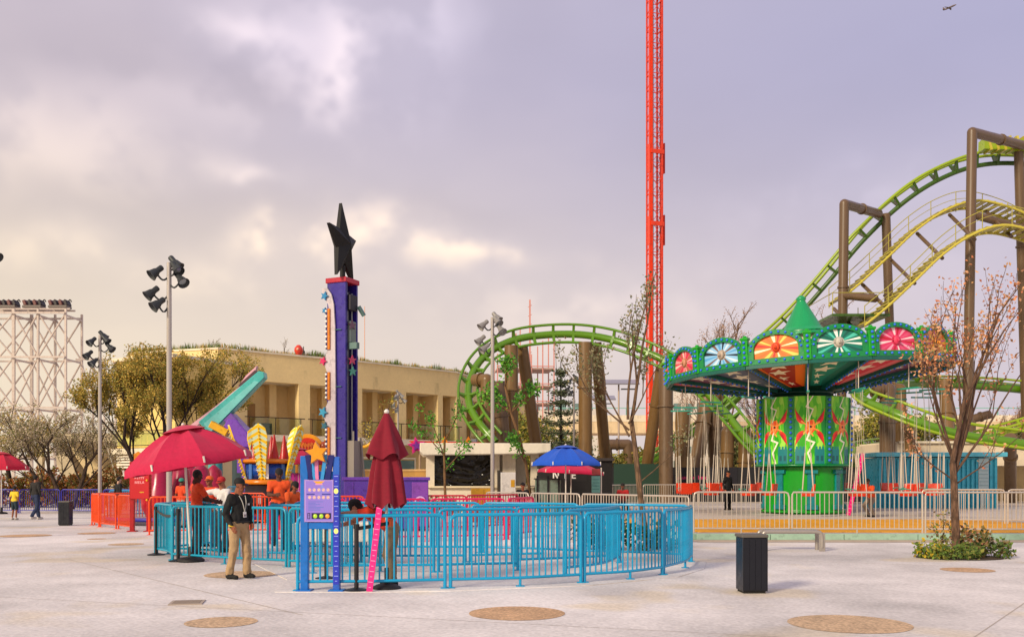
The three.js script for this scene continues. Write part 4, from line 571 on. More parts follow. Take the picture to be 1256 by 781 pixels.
    const rib = nb(); { const p = V(0, yr - .16, Rr - .05), e = V(0, -.2, r0 - .2), l = p.distanceTo(e), m = p.clone().lerp(e, .5); rib.box(.17, .14, l, m.x, m.y, m.z, Math.atan2(p.y - e.y, l) * -1, 0, 0); } const rb = rib.mesh('rib', tealD, t); rb.applyMatrix4(qp); ptilt(rb); const rbb = nb(); for (let k = 0; k < 16; k++) { const f = k / 15; rbb.sph(0, (yr - .26) * (1 - f) - .28 * f, (Rr - .25) * (1 - f) + 2.0 * f, .042, 6, 5); } tag(rbb.mesh('bulb_row', bulb, rb), undefined, undefined, undefined, 'stuff');
    const tr = nb().box(w * 1.0, .14, .16, 0, yr - .2, Rr - .02).mesh('rim_beam', tealD, t); tr.applyMatrix4(q); ptilt(tr);
    // a pair of swings on each rib, hung from a spreader bar below the canopy
    for (const [rad, side] of i % 2 ? [[5.2, -.2], [4.2, .2]] : [[5.2, 0]]) {
      const as = a + da + side / rad, hang = V(Math.sin(as) * rad, yr - .22, Math.cos(as) * rad).applyMatrix4(tilt), sw = new THREE.Group(); sw.name = 'swing'; sw.position.set(hang.x, 0, hang.z); sw.rotation.y = as + Math.PI / 2; t.add(sw); const yb = hang.y - 1.05, ys = .82, c = nb();
      c.cyl(V(0, hang.y, 0), V(0, yb, 0), .02, .02, 5).mesh('hanger', chainM, sw); nb().box(1.0, .06, .09, 0, yb, 0).mesh('spreader_bar', tealBar, sw);
      const ch = nb(); for (const sx of [-1, 1]) for (const sz of [-1, 1]) { ch.cyl(V(sx * .34, yb, 0), V(sx * .25, ys + 1.6, sz * .1), .006, .006, 4); ch.cyl(V(sx * .25, ys + 1.6, sz * .1), V(sx * .23, ys + .12, sz * .2), .021, .021, 6); } ch.mesh('chain', chainM, sw);
      nb().ext([[-.2, .0], [.2, 0], [.22, .1], [-.12, .1], [-.2, .42], [-.26, .42]], .44, MT(0, Math.PI / 2, 0, -.22, ys, 0), .02).mesh('seat', seatMat, sw); nb().tube([V(-.24, ys + .2, -.18), V(-.22, ys + .24, -.3), V(.22, ys + .24, -.3), V(.24, ys + .2, -.18)], .02, 10, 6).mesh('lap_bar', tealBar, sw);
    }
  }
  ptilt(nb().lathe([[0, yr + .5], [1.0, yr + .5], [1.0, yr + 1.5], [0, yr + 1.52]], 28).mesh('roof_drum', M(0xd9d2b4, .6), t)); ptilt(nb().lathe([[.3, yr + .55], [Rr - .2, yr + .02], [Rr - .2, yr - .06], [1.6, yr - .3]], 42).mesh('roof', paint(0x9aa58a, .6), t));
  ptilt(nb().lathe([[0, yr + 1.5], [1.2, yr + 1.5], [1.25, yr + 1.56], [1.18, yr + 1.63], [.98, yr + 1.66], [1.06, yr + 1.72], [.9, yr + 1.8], [.78, yr + 1.92], [.2, yr + 3.0], [.17, yr + 3.08], [.22, yr + 3.15], [.18, yr + 3.22], [.06, yr + 3.3], [0, yr + 3.32]], 28).mesh('finial_cone', cone, t));
}
// ---------- lamp posts with clusters of bell floodlights ----------
const poleM = M(0xb4aca6, .4, .45, { roughnessMap: roughTex }), bellD = M(0x34383a, .5, .2), bellL = M(0x8f8c88, .5, .2);
function lampPost(px, py, d, label, dark, turn = 0) {
  const h = hy(py, d), t = thing('lamp_post', label, 'lamp post', [gx(px, d), 0, -d], turn, 'lamp posts of the plaza');
  nb().cyl(V(0, 0, 0), V(0, h, 0), .078, .062, 14).mesh('pole', poleM, t); nb().cyl(V(0, 0, 0), V(0, .05, 0), .2, .2, 14).mesh('base_plate', poleM, t);
  const m = dark ? bellD : bellL, k = .6;
  const heads = [[-.5, -.36, .25, -.9], [.34, -.2, .1, .6], [.62, -.62, .25, .9], [-.72, -1.05, .15, -1.1], [-.4, -1.45, .3, -.7], [.2, .02, -.2, .5]];
  for (const [x_, y_, z_, a] of heads) {
    const x = x_ * k, y = y_ * .78, z = z_ * k;
    const c = V(x, h + y, z), dir = V(Math.sign(x) * .55, -.62, z * 1.2 + .25).normalize(), m4 = new THREE.Matrix4().compose(c, new THREE.Quaternion().setFromUnitVectors(V(0, -1, 0), dir), V(k * 1.08, k * 1.1, k * 1.08));
    const hd = nb().lathe([[0, .34], [.1, .34], [.12, .3], [.12, .1], [.16, .02], [.2, -.16], [.25, -.26], [.22, -.26], [.17, -.14], [.0, -.1]], 16, m4).mesh('floodlight', m, t); nb().add(new THREE.CylinderGeometry(.16, .16, .02, 16), m4.clone().multiply(new THREE.Matrix4().makeTranslation(0, -.13, 0))).mesh('lens', M(0x9aa3a4, .1, .3), hd);
    nb().tube([V(0, h + y * .9 - .12, 0), V(x * .4, h + y - .2, z * .5), V(x * .75, h + y - .12, z * .8), c.clone().add(V(0, .05, 0))], .025, 10, 6).mesh('bracket', bellD, t);
  }
  return t;
}
lampPost(207, 322, 25, 'tall lamp post with dark bell floodlights behind the red parasol', 1);
lampPost(122, 411, 38, 'lamp post with dark floodlights before the left trees', 1, .4);
lampPost(604, 389, 34, 'lamp post with pale grey floodlights in front of the kiosk', 0, -.3);
lampPost(488, 482, 62, 'distant lamp post with pale floodlights against the cream building', 0, .8);
lampPost(704, 462, 64, 'distant lamp post beside the conifer', 1, .2);
lampPost(-24, 290, 25, 'lamp post whose floodlights just enter beside the white lattice', 1, .2);

// ---------- bins ----------
function bin(px, py, d, label, s = 1) {
  const t = thing('litter_bin', label, 'bin', [gx(px, d), 0, -d], .06), m = M(0x070b18, .5, 0, { roughnessMap: roughTex });
  nb().box(.35, .76, .35, 0, .41, 0, 0, 0, 0, .012).mesh('body', m, t); for (let i = 0; i < 4; i++) nb().box(.08, .72, .008, -.126 + i * .084, .41, .178).mesh('slat', m, t); nb().box(.38, .045, .38, 0, .813, 0, 0, 0, 0, .012).mesh('lid', M(0x5c5852, .6), t); nb().box(.31, .03, .31, 0, .015, 0).mesh('foot', M(0x15130f, .7), t);
  for (const x of [-.177, .177]) nb().box(.008, .76, .02, x, .41, .165).mesh('corner_trim', M(0x3a3a40, .4, .4), t);
}
bin(922, 727, 13.45, 'dark square litter bin in front of the low metal bench'); bin(80, 644, 32, 'dark square litter bin before the navy fence');
// ---------- metal bench ----------
{
  const d = 20.9, t = thing('metal_bench', 'low grey metal bench behind the dark bin', 'bench', [gx(972, d), 0, -d], -.04), m = M(0xa79f97, .42, .45, { roughnessMap: roughTex });
  nb().tube([V(-.66, .08, 0), V(-.66, .30, 0), V(-.62, .41, 0), V(-.52, .43, 0), V(0, .43, 0), V(.52, .43, 0), V(.62, .41, 0), V(.66, .3, 0), V(.66, .08, 0)], .045, 60, 8, false, .2).mesh('front_frame', m, t); nb().box(1.16, .035, .34, 0, .455, -.2, 0, 0, 0, .012).mesh('seat', m, t);
  nb().tube([V(-.66, .0, -.4), V(-.66, .30, -.4), V(-.62, .41, -.4), V(0, .43, -.4), V(.62, .41, -.4), V(.66, .3, -.4), V(.66, .0, -.4)], .045, 50, 8, false, .2).mesh('rear_frame', m, t); for (const x of [-.66, .66]) nb().box(.13, .4, .05, x, .2, 0, 0, 0, 0, .01).mesh('leg', m, t);
}
// ---------- rules signs ----------
const blueP = paint(0x0a78dc, .4);
const boardTex = canvasTex(512, 720, (c, w, h) => {
  c.fillStyle = '#8a74d2'; c.fillRect(0, 0, w, h); c.strokeStyle = '#b79be0'; c.lineWidth = 10; c.strokeRect(8, 8, w - 16, h - 16); c.strokeStyle = '#7e8ae0'; c.lineWidth = 4; for (let i = 0; i < 12; i++) { c.beginPath(); c.moveTo(w * .6, h * .1); c.lineTo(w * .2 + i * 60, h); c.stroke(); }
  c.fillStyle = '#f0a22a'; c.beginPath(); c.moveTo(150, 20); c.lineTo(360, 20); c.lineTo(300, 60); c.lineTo(210, 60); c.fill(); c.fillStyle = '#e89aa8'; c.fillRect(190, 64, 130, 18);
  const r = mulberry(3); for (const y of [170, 300]) for (let i = 0; i < 5; i++) { c.fillStyle = '#f4d9d4'; c.beginPath(); c.arc(86 + i * 84, y, 28, 0, 7); c.fill(); c.strokeStyle = '#b05a4a'; c.lineWidth = 6; c.beginPath(); c.arc(86 + i * 84, y, 20, 0, 7); c.stroke(); c.beginPath(); c.moveTo(74 + i * 84, y - 12); c.lineTo(98 + i * 84, y + 12); c.stroke(); }
  c.fillStyle = '#3a3a9a'; c.fillRect(30, 234, 150, 24); c.fillRect(310, 234, 160, 24); c.fillStyle = '#4a6ac0'; for (let i = 0; i < 7; i++) c.fillRect(60, 370 + i * 24, 130 + r() * 200, 9);
  c.fillStyle = '#221a4a'; c.fillRect(120, 570, 360, 104); c.fillRect(44, 570, 54, 104); c.fillStyle = '#8a7ad0'; c.beginPath(); c.arc(70, 598, 14, 0, 7); c.fill(); c.fillRect(58, 616, 24, 46); for (let i = 0; i < 3; i++) { c.fillStyle = ['#a8d820', '#a0d428', '#f59a2a'][i]; c.beginPath(); c.arc(186 + i * 112, 624, 38, 0, 7); c.fill(); c.fillStyle = ['#e0f08a', '#d8f08a', '#fcd08a'][i]; c.beginPath(); c.arc(176 + i * 112, 612, 14, 0, 7); c.fill(); }
});
const rulerTex = (bg, tick, n, dots) => canvasTex(64, 1024, (c, w, h) => { c.fillStyle = bg; c.fillRect(0, 0, w, h); c.fillStyle = tick; for (let i = 0; i < n; i++) c.fillRect(i % 2 ? 20 : 8, 12 + i * h / n, i % 2 ? 24 : 48, 7); c.fillStyle = '#f1f08a'; for (const y of dots) { c.beginPath(); c.arc(32, y * h, 26, 0, 7); c.fill(); } });
const star = (R, r) => { const o = []; for (let i = 0; i < 10; i++) { const q = i % 2 ? r : R, b = Math.PI / 2 + i * Math.PI / 5; o.push([Math.cos(b) * q, Math.sin(b) * q]); } return o; };
{
  const d = 13.55, s = d / F, t = thing('rules_sign', 'bright blue rules sign with orange star and height ruler post', 'sign', [gx(394, d), 0, -d], -.03), X = (px) => (px - 394) * s, Y = (py) => hy(py, d);
  nb().box(.115, Y(559), .1, X(373.5), Y(559) / 2, 0, 0, 0, 0, .012).mesh('post', blueP, t); const rp = nb().box(.1, Y(560), .1, X(413), Y(560) / 2, 0, 0, 0, 0, .012).mesh('ruler_post', paint(0x2a6ad8, .4), t);
  const rg = new THREE.PlaneGeometry(.08, Y(582) - Y(716)); put('ruler_print', nonIndexed(rg), new THREE.MeshStandardMaterial({ map: rulerTex('#2430b8', '#8ea8f0', 22, [.15, .515]), roughness: .4 }), rp, X(413), (Y(582) + Y(716)) / 2, .054);
  for (const px of [373.5, 413]) nb().box(.22, .03, .22, X(px), .015, 0, 0, 0, 0, .008).mesh('base_plate', blueP, t);
  nb().box(X(409) - X(377), .1, .07, X(393), Y(644.5), 0, 0, 0, 0, .01).mesh('lower_beam', blueP, t); nb().box(X(409) - X(377), .12, .07, X(393), Y(583), 0, 0, 0, 0, .01).mesh('upper_beam', blueP, t);
  const bd = nb().box(X(410.5) - X(374), Y(588) - Y(640), .03, X(392), Y(614), .045, 0, 0, 0, .006).mesh('board', paint(0xb594de, .4), t); put('board_print', nonIndexed(new THREE.PlaneGeometry((X(410) - X(374.5)) * .97, (Y(588.6) - Y(639.4)))), new THREE.MeshStandardMaterial({ map: boardTex, roughness: .35 }), bd, X(392.2), Y(614), .064);
  for (const [a, b, c, m] of [[374, 381, 386, 0x16207a], [381, 386.5, 389.5, 0x38a0e8], [387, 389.8, 393.5, 0xf08ac0], [393, 395.5, 399.5, 0x38a0e8], [398.5, 401, 407.5, 0x16207a]]) nb().ext([[X(b - 1.5), Y(588)], [X(c - 1.5), Y(588)], [X(c + (c > 394 ? 3.2 : -3)), Y(558)], [X(b + (c > 394 ? 2.6 : -6)), Y(558)]], .04, MT(0, 0, 0, 0, 0, .03)).mesh('ray', paint(m, .4), t);
  nb().ext(star(.16, .075), .05, MT(0, 0, .12, X(391), Y(556), .085), .01).mesh('star', paint(0xf5a318, .4), t);
}
const redTex = canvasTex(256, 512, (c, w, h) => { c.fillStyle = '#c8101c'; c.fillRect(0, 0, w, h); c.fillStyle = '#f0a018'; c.beginPath(); c.moveTo(96, 20); c.lineTo(166, 20); c.lineTo(160, 120); c.quadraticCurveTo(130, 150, 100, 120); c.fill(); c.fillStyle = '#ffd45a'; c.fillRect(124, 24, 14, 96); c.fillStyle = '#f2ead8'; c.beginPath(); c.ellipse(206, 70, 18, 56, .25, 0, 7); c.fill(); c.fillStyle = '#f3b0b4'; c.font = 'bold 52px sans-serif'; c.textAlign = 'center'; c.fillText('PITTY', 128, 226); c.fillText('MELA', 128, 292); c.fillStyle = '#d8d020'; c.font = 'bold 34px sans-serif'; c.fillText('ooo', 160, 430); });
{
  const d = 28.4, s = d / F, t = thing('rules_sign', 'tall red rules sign standing in the orange fence', 'sign', [gx(172, d), 0, -d], .05), X = (px) => (px - 172) * s, Y = (py) => hy(py, d), rd = paint(0xc4121c, .42);
  for (const px of [162, 182]) { nb().box(.13, Y(566), .12, X(px), Y(566) / 2, 0, 0, 0, 0, .012).mesh('post', rd, t); nb().box(.26, .03, .24, X(px), .015, 0).mesh('base_plate', rd, t); }
  const b = nb().box(X(184) - X(160), Y(568) - Y(612), .06, 0, (Y(568) + Y(612)) / 2, .08, 0, 0, 0, .01).mesh('board', rd, t); put('board_print', nonIndexed(new THREE.PlaneGeometry(X(183) - X(161), Y(569) - Y(611))), new THREE.MeshStandardMaterial({ map: redTex, roughness: .4 }), b, 0, (Y(568) + Y(612)) / 2, .113);
  nb().ext([[-.1, 0], [.1, 0], [.13, .42], [.0, .5], [-.13, .42]], .05, MT(0, 0, 0, -.02, Y(574), .12)).mesh('flame_ornament', paint(0xf4961a, .4), t); for (const y of [589, 613]) nb().sph(X(181), Y(y), .12, .035).mesh('knob', goldB, t);
}
// ---------- parasols ----------
const clothTex = dataTex(256, (u, v) => { const a = tfbm(u, v, 64, 2, 501), b = tfbm(u, v, 6, 4, 511), w = ((Math.floor(u * 256) + Math.floor(v * 256)) & 1) * .03, c = .9 + (a - .5) * .08 + (b - .5) * .1 - w; return [255 * c, 255 * c, 255 * c]; }, true, 3);
const cloth = (hex) => { const k = 'cloth' + hex; if (!mats.has(k)) mats.set(k, new THREE.MeshPhysicalMaterial({ color: hex, map: clothTex, roughness: .95, transmission: .12, thickness: 0, side: THREE.DoubleSide, sheen: .3, sheenRoughness: .6 })); return mats.get(k); };
function parasol(x, d, rimH, topH, R, hex, label, o = {}) {
  const t = thing('parasol', label, 'parasol', [x, 0, -d], o.turn || 0, o.group), n = o.n || 8, cm = cloth(hex), white = M(0xd8d2c8, .5, .2);
  const tl = new THREE.Matrix4().makeTranslation(0, rimH, 0).multiply(new THREE.Matrix4().makeRotationZ(o.tilt || 0)).multiply(new THREE.Matrix4().makeRotationX(o.tiltX || 0)), up = topH - rimH;
  const prof = (f, rib) => up * (1 - Math.pow(f, 1.75)) - (1 - rib) * .07 * up * Math.sin(Math.PI * Math.min(1, f * 1.0)) * 1.2;
  for (let k = 0; k < n; k++) {
    const a0 = k / n * 2 * Math.PI + (o.spin || 0), da = 2 * Math.PI / n, pos = [], uv = [], idx = [], U = 6, W = 8;
    for (let j = 0; j <= W; j++) for (let i = 0; i <= U; i++) { const f = j / W, s = i / U, rib = Math.abs(2 * s - 1), a = a0 + s * da, cr = R * f * (Math.cos(da / 2) / Math.cos((s - .5) * da)); pos.push(Math.cos(a) * cr, prof(f, rib) + (f > .99 ? .03 * up * (1 - rib) : 0), Math.sin(a) * cr); uv.push(s * R * .7, f * R); }
    for (let i = 0; i <= U; i++) { const s = i / U, rib = Math.abs(2 * s - 1), a = a0 + s * da, cr = R * 1.012 * (Math.cos(da / 2) / Math.cos((s - .5) * da)); pos.push(Math.cos(a) * cr, prof(1, rib) - (o.val ?? .14) * (.8 + .2 * rib), Math.sin(a) * cr); uv.push(s * R * .7, R * 1.1); }
    for (let j = 0; j <= W; j++) for (let i = 0; i < U; i++) { const q = j * (U + 1) + i; idx.push(q, q + 1, q + U + 1, q + 1, q + U + 2, q + U + 1); }
    const g = new THREE.BufferGeometry(); g.setAttribute('position', new THREE.Float32BufferAttribute(pos, 3)); g.setAttribute('uv', new THREE.Float32BufferAttribute(uv, 2)); g.setIndex(idx); g.computeVertexNormals(); const m = put('canopy_panel', g, cm, t); m.applyMatrix4(tl);
    const rb = nb(); const ps = []; for (let j = 0; j <= 6; j++) { const f = j / 6; ps.push(V(Math.cos(a0) * R * f, prof(f, 1) - .025, Math.sin(a0) * R * f)); } rb.tube(ps, .012, 12, 5).mesh('rib', white, t).applyMatrix4(tl); nb().box(.035, .12, .035, Math.cos(a0) * R, -.02, Math.sin(a0) * R, 0, -a0, 0, .008).mesh('rib_tip', white, t).applyMatrix4(tl);
  }
  if (o.vent !== 0) { const vp = []; for (let j = 0; j <= 5; j++) { const f = j / 5 * .36; vp.push([Math.max(.001, R * f), up * (1 - Math.pow(f, 1.75)) + .035 + (j === 5 ? .01 : 0)]); } nb().lathe(vp, n).mesh('vent_cap', cm, t).applyMatrix4(tl); }
  const topP = V(0, up, 0).applyMatrix4(tl); nb().cyl(V(o.footX || 0, .05, 0), V(topP.x * .98, topP.y - .03, topP.z), .024, .024, 10).mesh('pole', o.pole || white, t); nb().sph(topP.x, topP.y + .05, topP.z, .035).mesh('finial', white, t);
  nb().lathe([[0, 0], [.25, 0], [.26, .04], [.2, .08], [.06, .1], [.05, .3], [0, .3]], 18, MT(0, 0, 0, o.footX || 0, 0, 0)).mesh('base', M(0x17171a, .6), t);
  return t;
}
parasol(gx(232, 18.3), 18.3, hy(566, 18.3), hy(522, 18.3) - .02, 1.22, 0xdc1850, 'tilted crimson parasol over the queue mouth', { tilt: .17, tiltX: .06, spin: .25, footX: .03, val: .13 });
parasol(gx(1, 42), 42, hy(573, 42), hy(555, 42), 1.15, 0xdc1c44, 'crimson parasol near the navy fence at the plaza edge', { spin: .1 });
parasol(gx(694, 33.5), 33.5, hy(568, 33.5), hy(547, 33.5), 1.3, 0x1862e4, 'royal blue parasol behind the silver fence', { spin: .4, val: .1 });
parasol(gx(700, 36.5), 36.5, hy(578, 36.5), hy(566, 36.5), 1.28, 0xe81a54, 'magenta parasol partly under the royal blue one', { spin: .1, tilt: -.05, val: .1 });
parasol(gx(366, 40), 40, hy(566, 40), hy(550, 40), 1.1, 0xc8184c, 'small magenta parasol behind the crown ride', { spin: .1 });
{ // closed parasol
  const d = 13.8, t = thing('closed_parasol', 'closed burgundy parasol on a white pole beside the queue', 'parasol', [gx(474, d), 0, -d]), cm = cloth(0x920d2c), s = d / F;
  const fold = (y0_, y1_, r0, r1, n, amp, seed, sk = 0) => { const pos = [], uv = [], idx = [], U = 72, W = 18; for (let j = 0; j <= W; j++) for (let i = 0; i <= U; i++) { const f = j / W, a = i / U * 2 * Math.PI, rr = r0 + (r1 - r0) * Math.pow(f, .9), wv = 1 + amp * Math.min(1, f * 2.2) * (Math.sin(a * n + seed + f * 1.1) * .6 + (fbm(Math.cos(a) * 1.6 + seed, Math.sin(a) * 1.6, f * 1.4, 3) - .5) * 1.3), r = rr * wv; pos.push(Math.cos(a) * r + sk * f, y0_ + (y1_ - y0_) * f + (j === W ? .045 * Math.sin(a * n + 1 + seed) : 0), Math.sin(a) * r * .9); uv.push(i / U * 1.5, f * 1.5); } for (let j = 0; j < W; j++) for (let i = 0; i < U; i++) { const q = j * (U + 1) + i; idx.push(q, q + 1, q + U + 1, q + 1, q + U + 2, q + U + 1); } const g = new THREE.BufferGeometry(); g.setAttribute('position', new THREE.Float32BufferAttribute(pos, 3)); g.setAttribute('uv', new THREE.Float32BufferAttribute(uv, 2)); g.setIndex(idx); g.computeVertexNormals(); return g; };
  put('upper_canopy', fold(hy(506, d), hy(560, d), .03, .30, 5, .34, 1.2, .0), cm, t); put('lower_canopy', fold(hy(545, d), hy(620, d), .15, .28, 8, .34, 2.7, -.01), cm, t);
  const w = M(0xd9d4cc, .45, .1); nb().cyl(V(0, hy(700, d), 0), V(0, hy(508, d), 0), .021).mesh('pole', w, t); nb().lathe([[0, hy(507, d)], [.035, hy(507, d)], [.04, hy(504, d)], [.02, hy(502, d)], [0, hy(501.5, d)]], 10).mesh('finial', w, t); nb().cyl(V(0, .1, 0), V(0, hy(696, d), 0), .034).mesh('socket', M(0x1a1a1c, .5), t); nb().lathe([[0, 0], [.21, 0], [.215, .03], [.15, .07], [.05, .09], [.045, .14], [0, .14]], 22).mesh('base', M(0x141416, .6), t);
  for (let i = 0; i < 8; i++) { const a = i * Math.PI / 4 + .3; nb().cyl(V(Math.cos(a) * .15, hy(610, d), Math.sin(a) * .13), V(Math.cos(a) * .2, hy(622, d), Math.sin(a) * .18), .011, .011, 6).mesh('rib_end', w, t); }
}
// ---------- stanchions, belt and measuring sticks ----------
const black = M(0x131316, .45), hot = new THREE.MeshStandardMaterial({ map: rulerTex('#ee1280', '#f7a6cf', 16, []), roughness: .4 });
function stanchion(x, d, label, h = .95) { const t = thing('stanchion', label, 'stanchion', [x, 0, -d], 0, 'black belt stanchions'); nb().lathe([[0, 0], [.18, 0], [.18, .018], [.06, .045], [0, .045]], 24).mesh('base', black, t); nb().cyl(V(0, .03, 0), V(0, h, 0), .033, .033, 14).mesh('post', black, t); nb().cyl(V(0, h - .02, 0), V(0, h + .05, 0), .043, .043, 14).mesh('belt_head', black, t); return t; }
stanchion(gx(437, 13.6), 13.6, 'black belt stanchion beside the pink measuring stick', .92); stanchion(gx(218, 18.35), 18.35, 'black belt stanchion at the corner of the teal queue mouth', .98); stanchion(gx(191, 19.85), 19.85, 'black belt stanchion at the outer end of the teal queue mouth', .98); stanchion(gx(400, 15.2), 15.2, 'black belt stanchion standing behind the rules sign', .9);
{ const a = V(gx(191, 19.85), .95, -19.85), b = V(gx(218, 18.35), .95, -18.35), t = thing('queue_belt', 'black belt slung between the two queue mouth stanchions', 'belt', [a.x, a.y, a.z]), q = b.clone().sub(a); const ps = []; for (let i = 0; i <= 8; i++) { const f = i / 8; ps.push(q.clone().multiplyScalar(f).add(V(0, -.09 * 4 * f * (1 - f), 0))); } const bb = nb(); for (let i = 0; i < 8; i++) { const m = ps[i].clone().lerp(ps[i + 1], .5), dv = ps[i + 1].clone().sub(ps[i]); bb.box(dv.length() + .004, .05, .004, m.x, m.y, m.z, 0, Math.atan2(-dv.z, dv.x), Math.asin(dv.y / dv.length())); } bb.mesh('strap', black, t); }
{ const a = V(gx(437, 13.6), .9, -13.6), b = V(gx(480, 13.75), .98, -13.75), t = thing('queue_belt', 'black belt reaching from the stanchion past the closed parasol pole', 'belt', [a.x, a.y, a.z]), dv = b.clone().sub(a); nb().box(dv.length(), .055, .006, dv.x / 2, dv.y / 2, dv.z / 2, 0, Math.atan2(-dv.z, dv.x), Math.asin(dv.y / dv.length())).mesh('strap', black, t); nb().box(.07, .1, .05, dv.x, dv.y, dv.z).mesh('belt_end', paint(0xe85a14, .5), t); }
function stick(p, q, w, label) { const t = thing('measuring_stick', label, 'measuring stick', [p.x, p.y, p.z]), d = q.clone().sub(p), l = d.length(); const g = new THREE.BoxGeometry(w, l, .03); const m = put('plank', nonIndexed(g), hot, t); m.quaternion.setFromUnitVectors(UP, d.clone().normalize()); m.position.copy(d).multiplyScalar(.5); return t; }
stick(V(gx(453, 13.45), .01, -13.45), V(gx(465, 13.6), hy(622, 13.6), -13.62), .085, 'hot pink measuring stick leaning by the closed parasol'); stick(V(gx(1041, 37.2), .14, -37.2), V(gx(1058, 37), hy(556, 37), -36.9), .16, 'hot pink measuring stick beside the kneeling worker in orange');
// ---------- kiosk ----------
{
  const D = 44, t = thing('kiosk', 'white flat roofed kiosk with black plastic sheeting in its window', 'kiosk', [gx(592, D), 0, -D], .10), wm = wallM(0xe9ddc8), s = D / F, X = (px) => (px - 592) * s, Y = (py) => hy(py, D);
  nb().ext([[X(520), Y(558)], [X(655), Y(556)], [X(672), Y(554)], [X(672), Y(545)], [X(516), Y(545)], [X(516), Y(554)]], 4.6, MT(0, 0, 0, 0, 0, -3.6), .03).mesh('roof_slab', wallM(0xf2ead9), t);
  nb().box(X(655) - X(524), Y(598), 3.6, (X(655) + X(524)) / 2, Y(598) / 2, -1.9).mesh('low_wall', wm, t); for (const [a, b] of [[523, 533], [604, 633 - 20], [617, 633], [652, 662]]) nb().box(X(b) - X(a), Y(556) - Y(598), .3, (X(a) + X(b)) / 2, (Y(556) + Y(598)) / 2, -.26).mesh('pillar', wm, t);
  nb().box(X(656) - X(524), Y(556) - Y(598), .2, (X(656) + X(524)) / 2, (Y(556) + Y(598)) / 2, -3.6).mesh('back_wall', wm, t); nb().box(.2, Y(556) - Y(598), 3.4, X(526), (Y(556) + Y(598)) / 2, -1.95).mesh('side_wall', wm, t);
  const g = new THREE.PlaneGeometry(X(604) - X(533), Y(557) - Y(598), 70, 40), p = g.attributes.position; for (let i = 0; i < p.count; i++) { const x = p.getX(i), y = p.getY(i), q = Math.sqrt((x - .3) ** 2 + (y - 1.6) ** 2); p.setZ(i, .07 * Math.sin(q * 12 + 6 * fbm(x * 1.0, y * 1.0, 2, 3)) * sst(.3, 1.6, q) * sst(.3, .5, fbm(x * 1.5, y * 1.5, 5, 3)) + .2 * (fbm(x * 2.6, y * 4, 7, 4) - .5)); } g.computeVertexNormals(); put('plastic_sheet', nonIndexed(g), M(0x120f0e, .13), t, (X(604) + X(533)) / 2, (Y(557) + Y(598)) / 2, -.28);
  nb().box(X(655) - X(524), .08, .4, (X(655) + X(524)) / 2, Y(597), -.12).mesh('sill', wallM(0xf0e2c0), t);
}
{ const d = 35, t = thing('yellow_cabinet', 'plain yellow cabinet beside the lamp post before the kiosk', 'cabinet', [gx(592, d), 0, -d]); nb().box(.86, 1.22, .5, 0, .63, 0, 0, 0, 0, .03).mesh('body', paint(0xf0b428, .5), t); nb().box(.02, 1.1, .02, .05, .63, .255).mesh('door_seam', M(0xa87a18), t); nb().box(.8, .04, .46, 0, .02, 0).mesh('plinth', M(0x5a4a20), t); }
{ const d = 34, t = thing('switch_cabinet', 'white electrical cabinet with warning plate by the silver fence', 'cabinet', [gx(622, d), 0, -d], .25); nb().box(.55, 1.0, .4, 0, 1.32, 0, 0, 0, 0, .02).mesh('body', paint(0xe9e6e0, .45), t); nb().box(.14, .26, .01, .16, 1.42, .207).mesh('warning_plate', paint(0xd9a21c, .5), t); nb().box(.1, .14, .012, .16, 1.05, .207).mesh('lock_plate', black, t); for (const x of [-.24, .24]) nb().box(.05, .84, .05, x, .42, 0).mesh('leg', M(0x2a2826), t); nb().box(.03, 1.9, .35, -.3, .95, -.05).mesh('side_rail', M(0x2a2826), t); }
{ const d = 34.5, t = thing('traffic_cone', 'orange traffic cone with white band before the kiosk', 'cone', [gx(582, d), 0, -d]); nb().lathe([[.17, .04], [.13, .35], [.115, .42]], 14).lathe([[.08, .62], [.04, .8], [.03, .82], [0, .82]], 14).mesh('shell', paint(0xe8481c, .5), t); nb().lathe([[.115, .42], [.08, .62]], 14).mesh('white_band', M(0xeee8e0, .5), t); nb().box(.42, .04, .42, 0, .02, 0, 0, 0, 0, .01).mesh('base', paint(0xc83a14, .6), t); t.position.y = .0; }
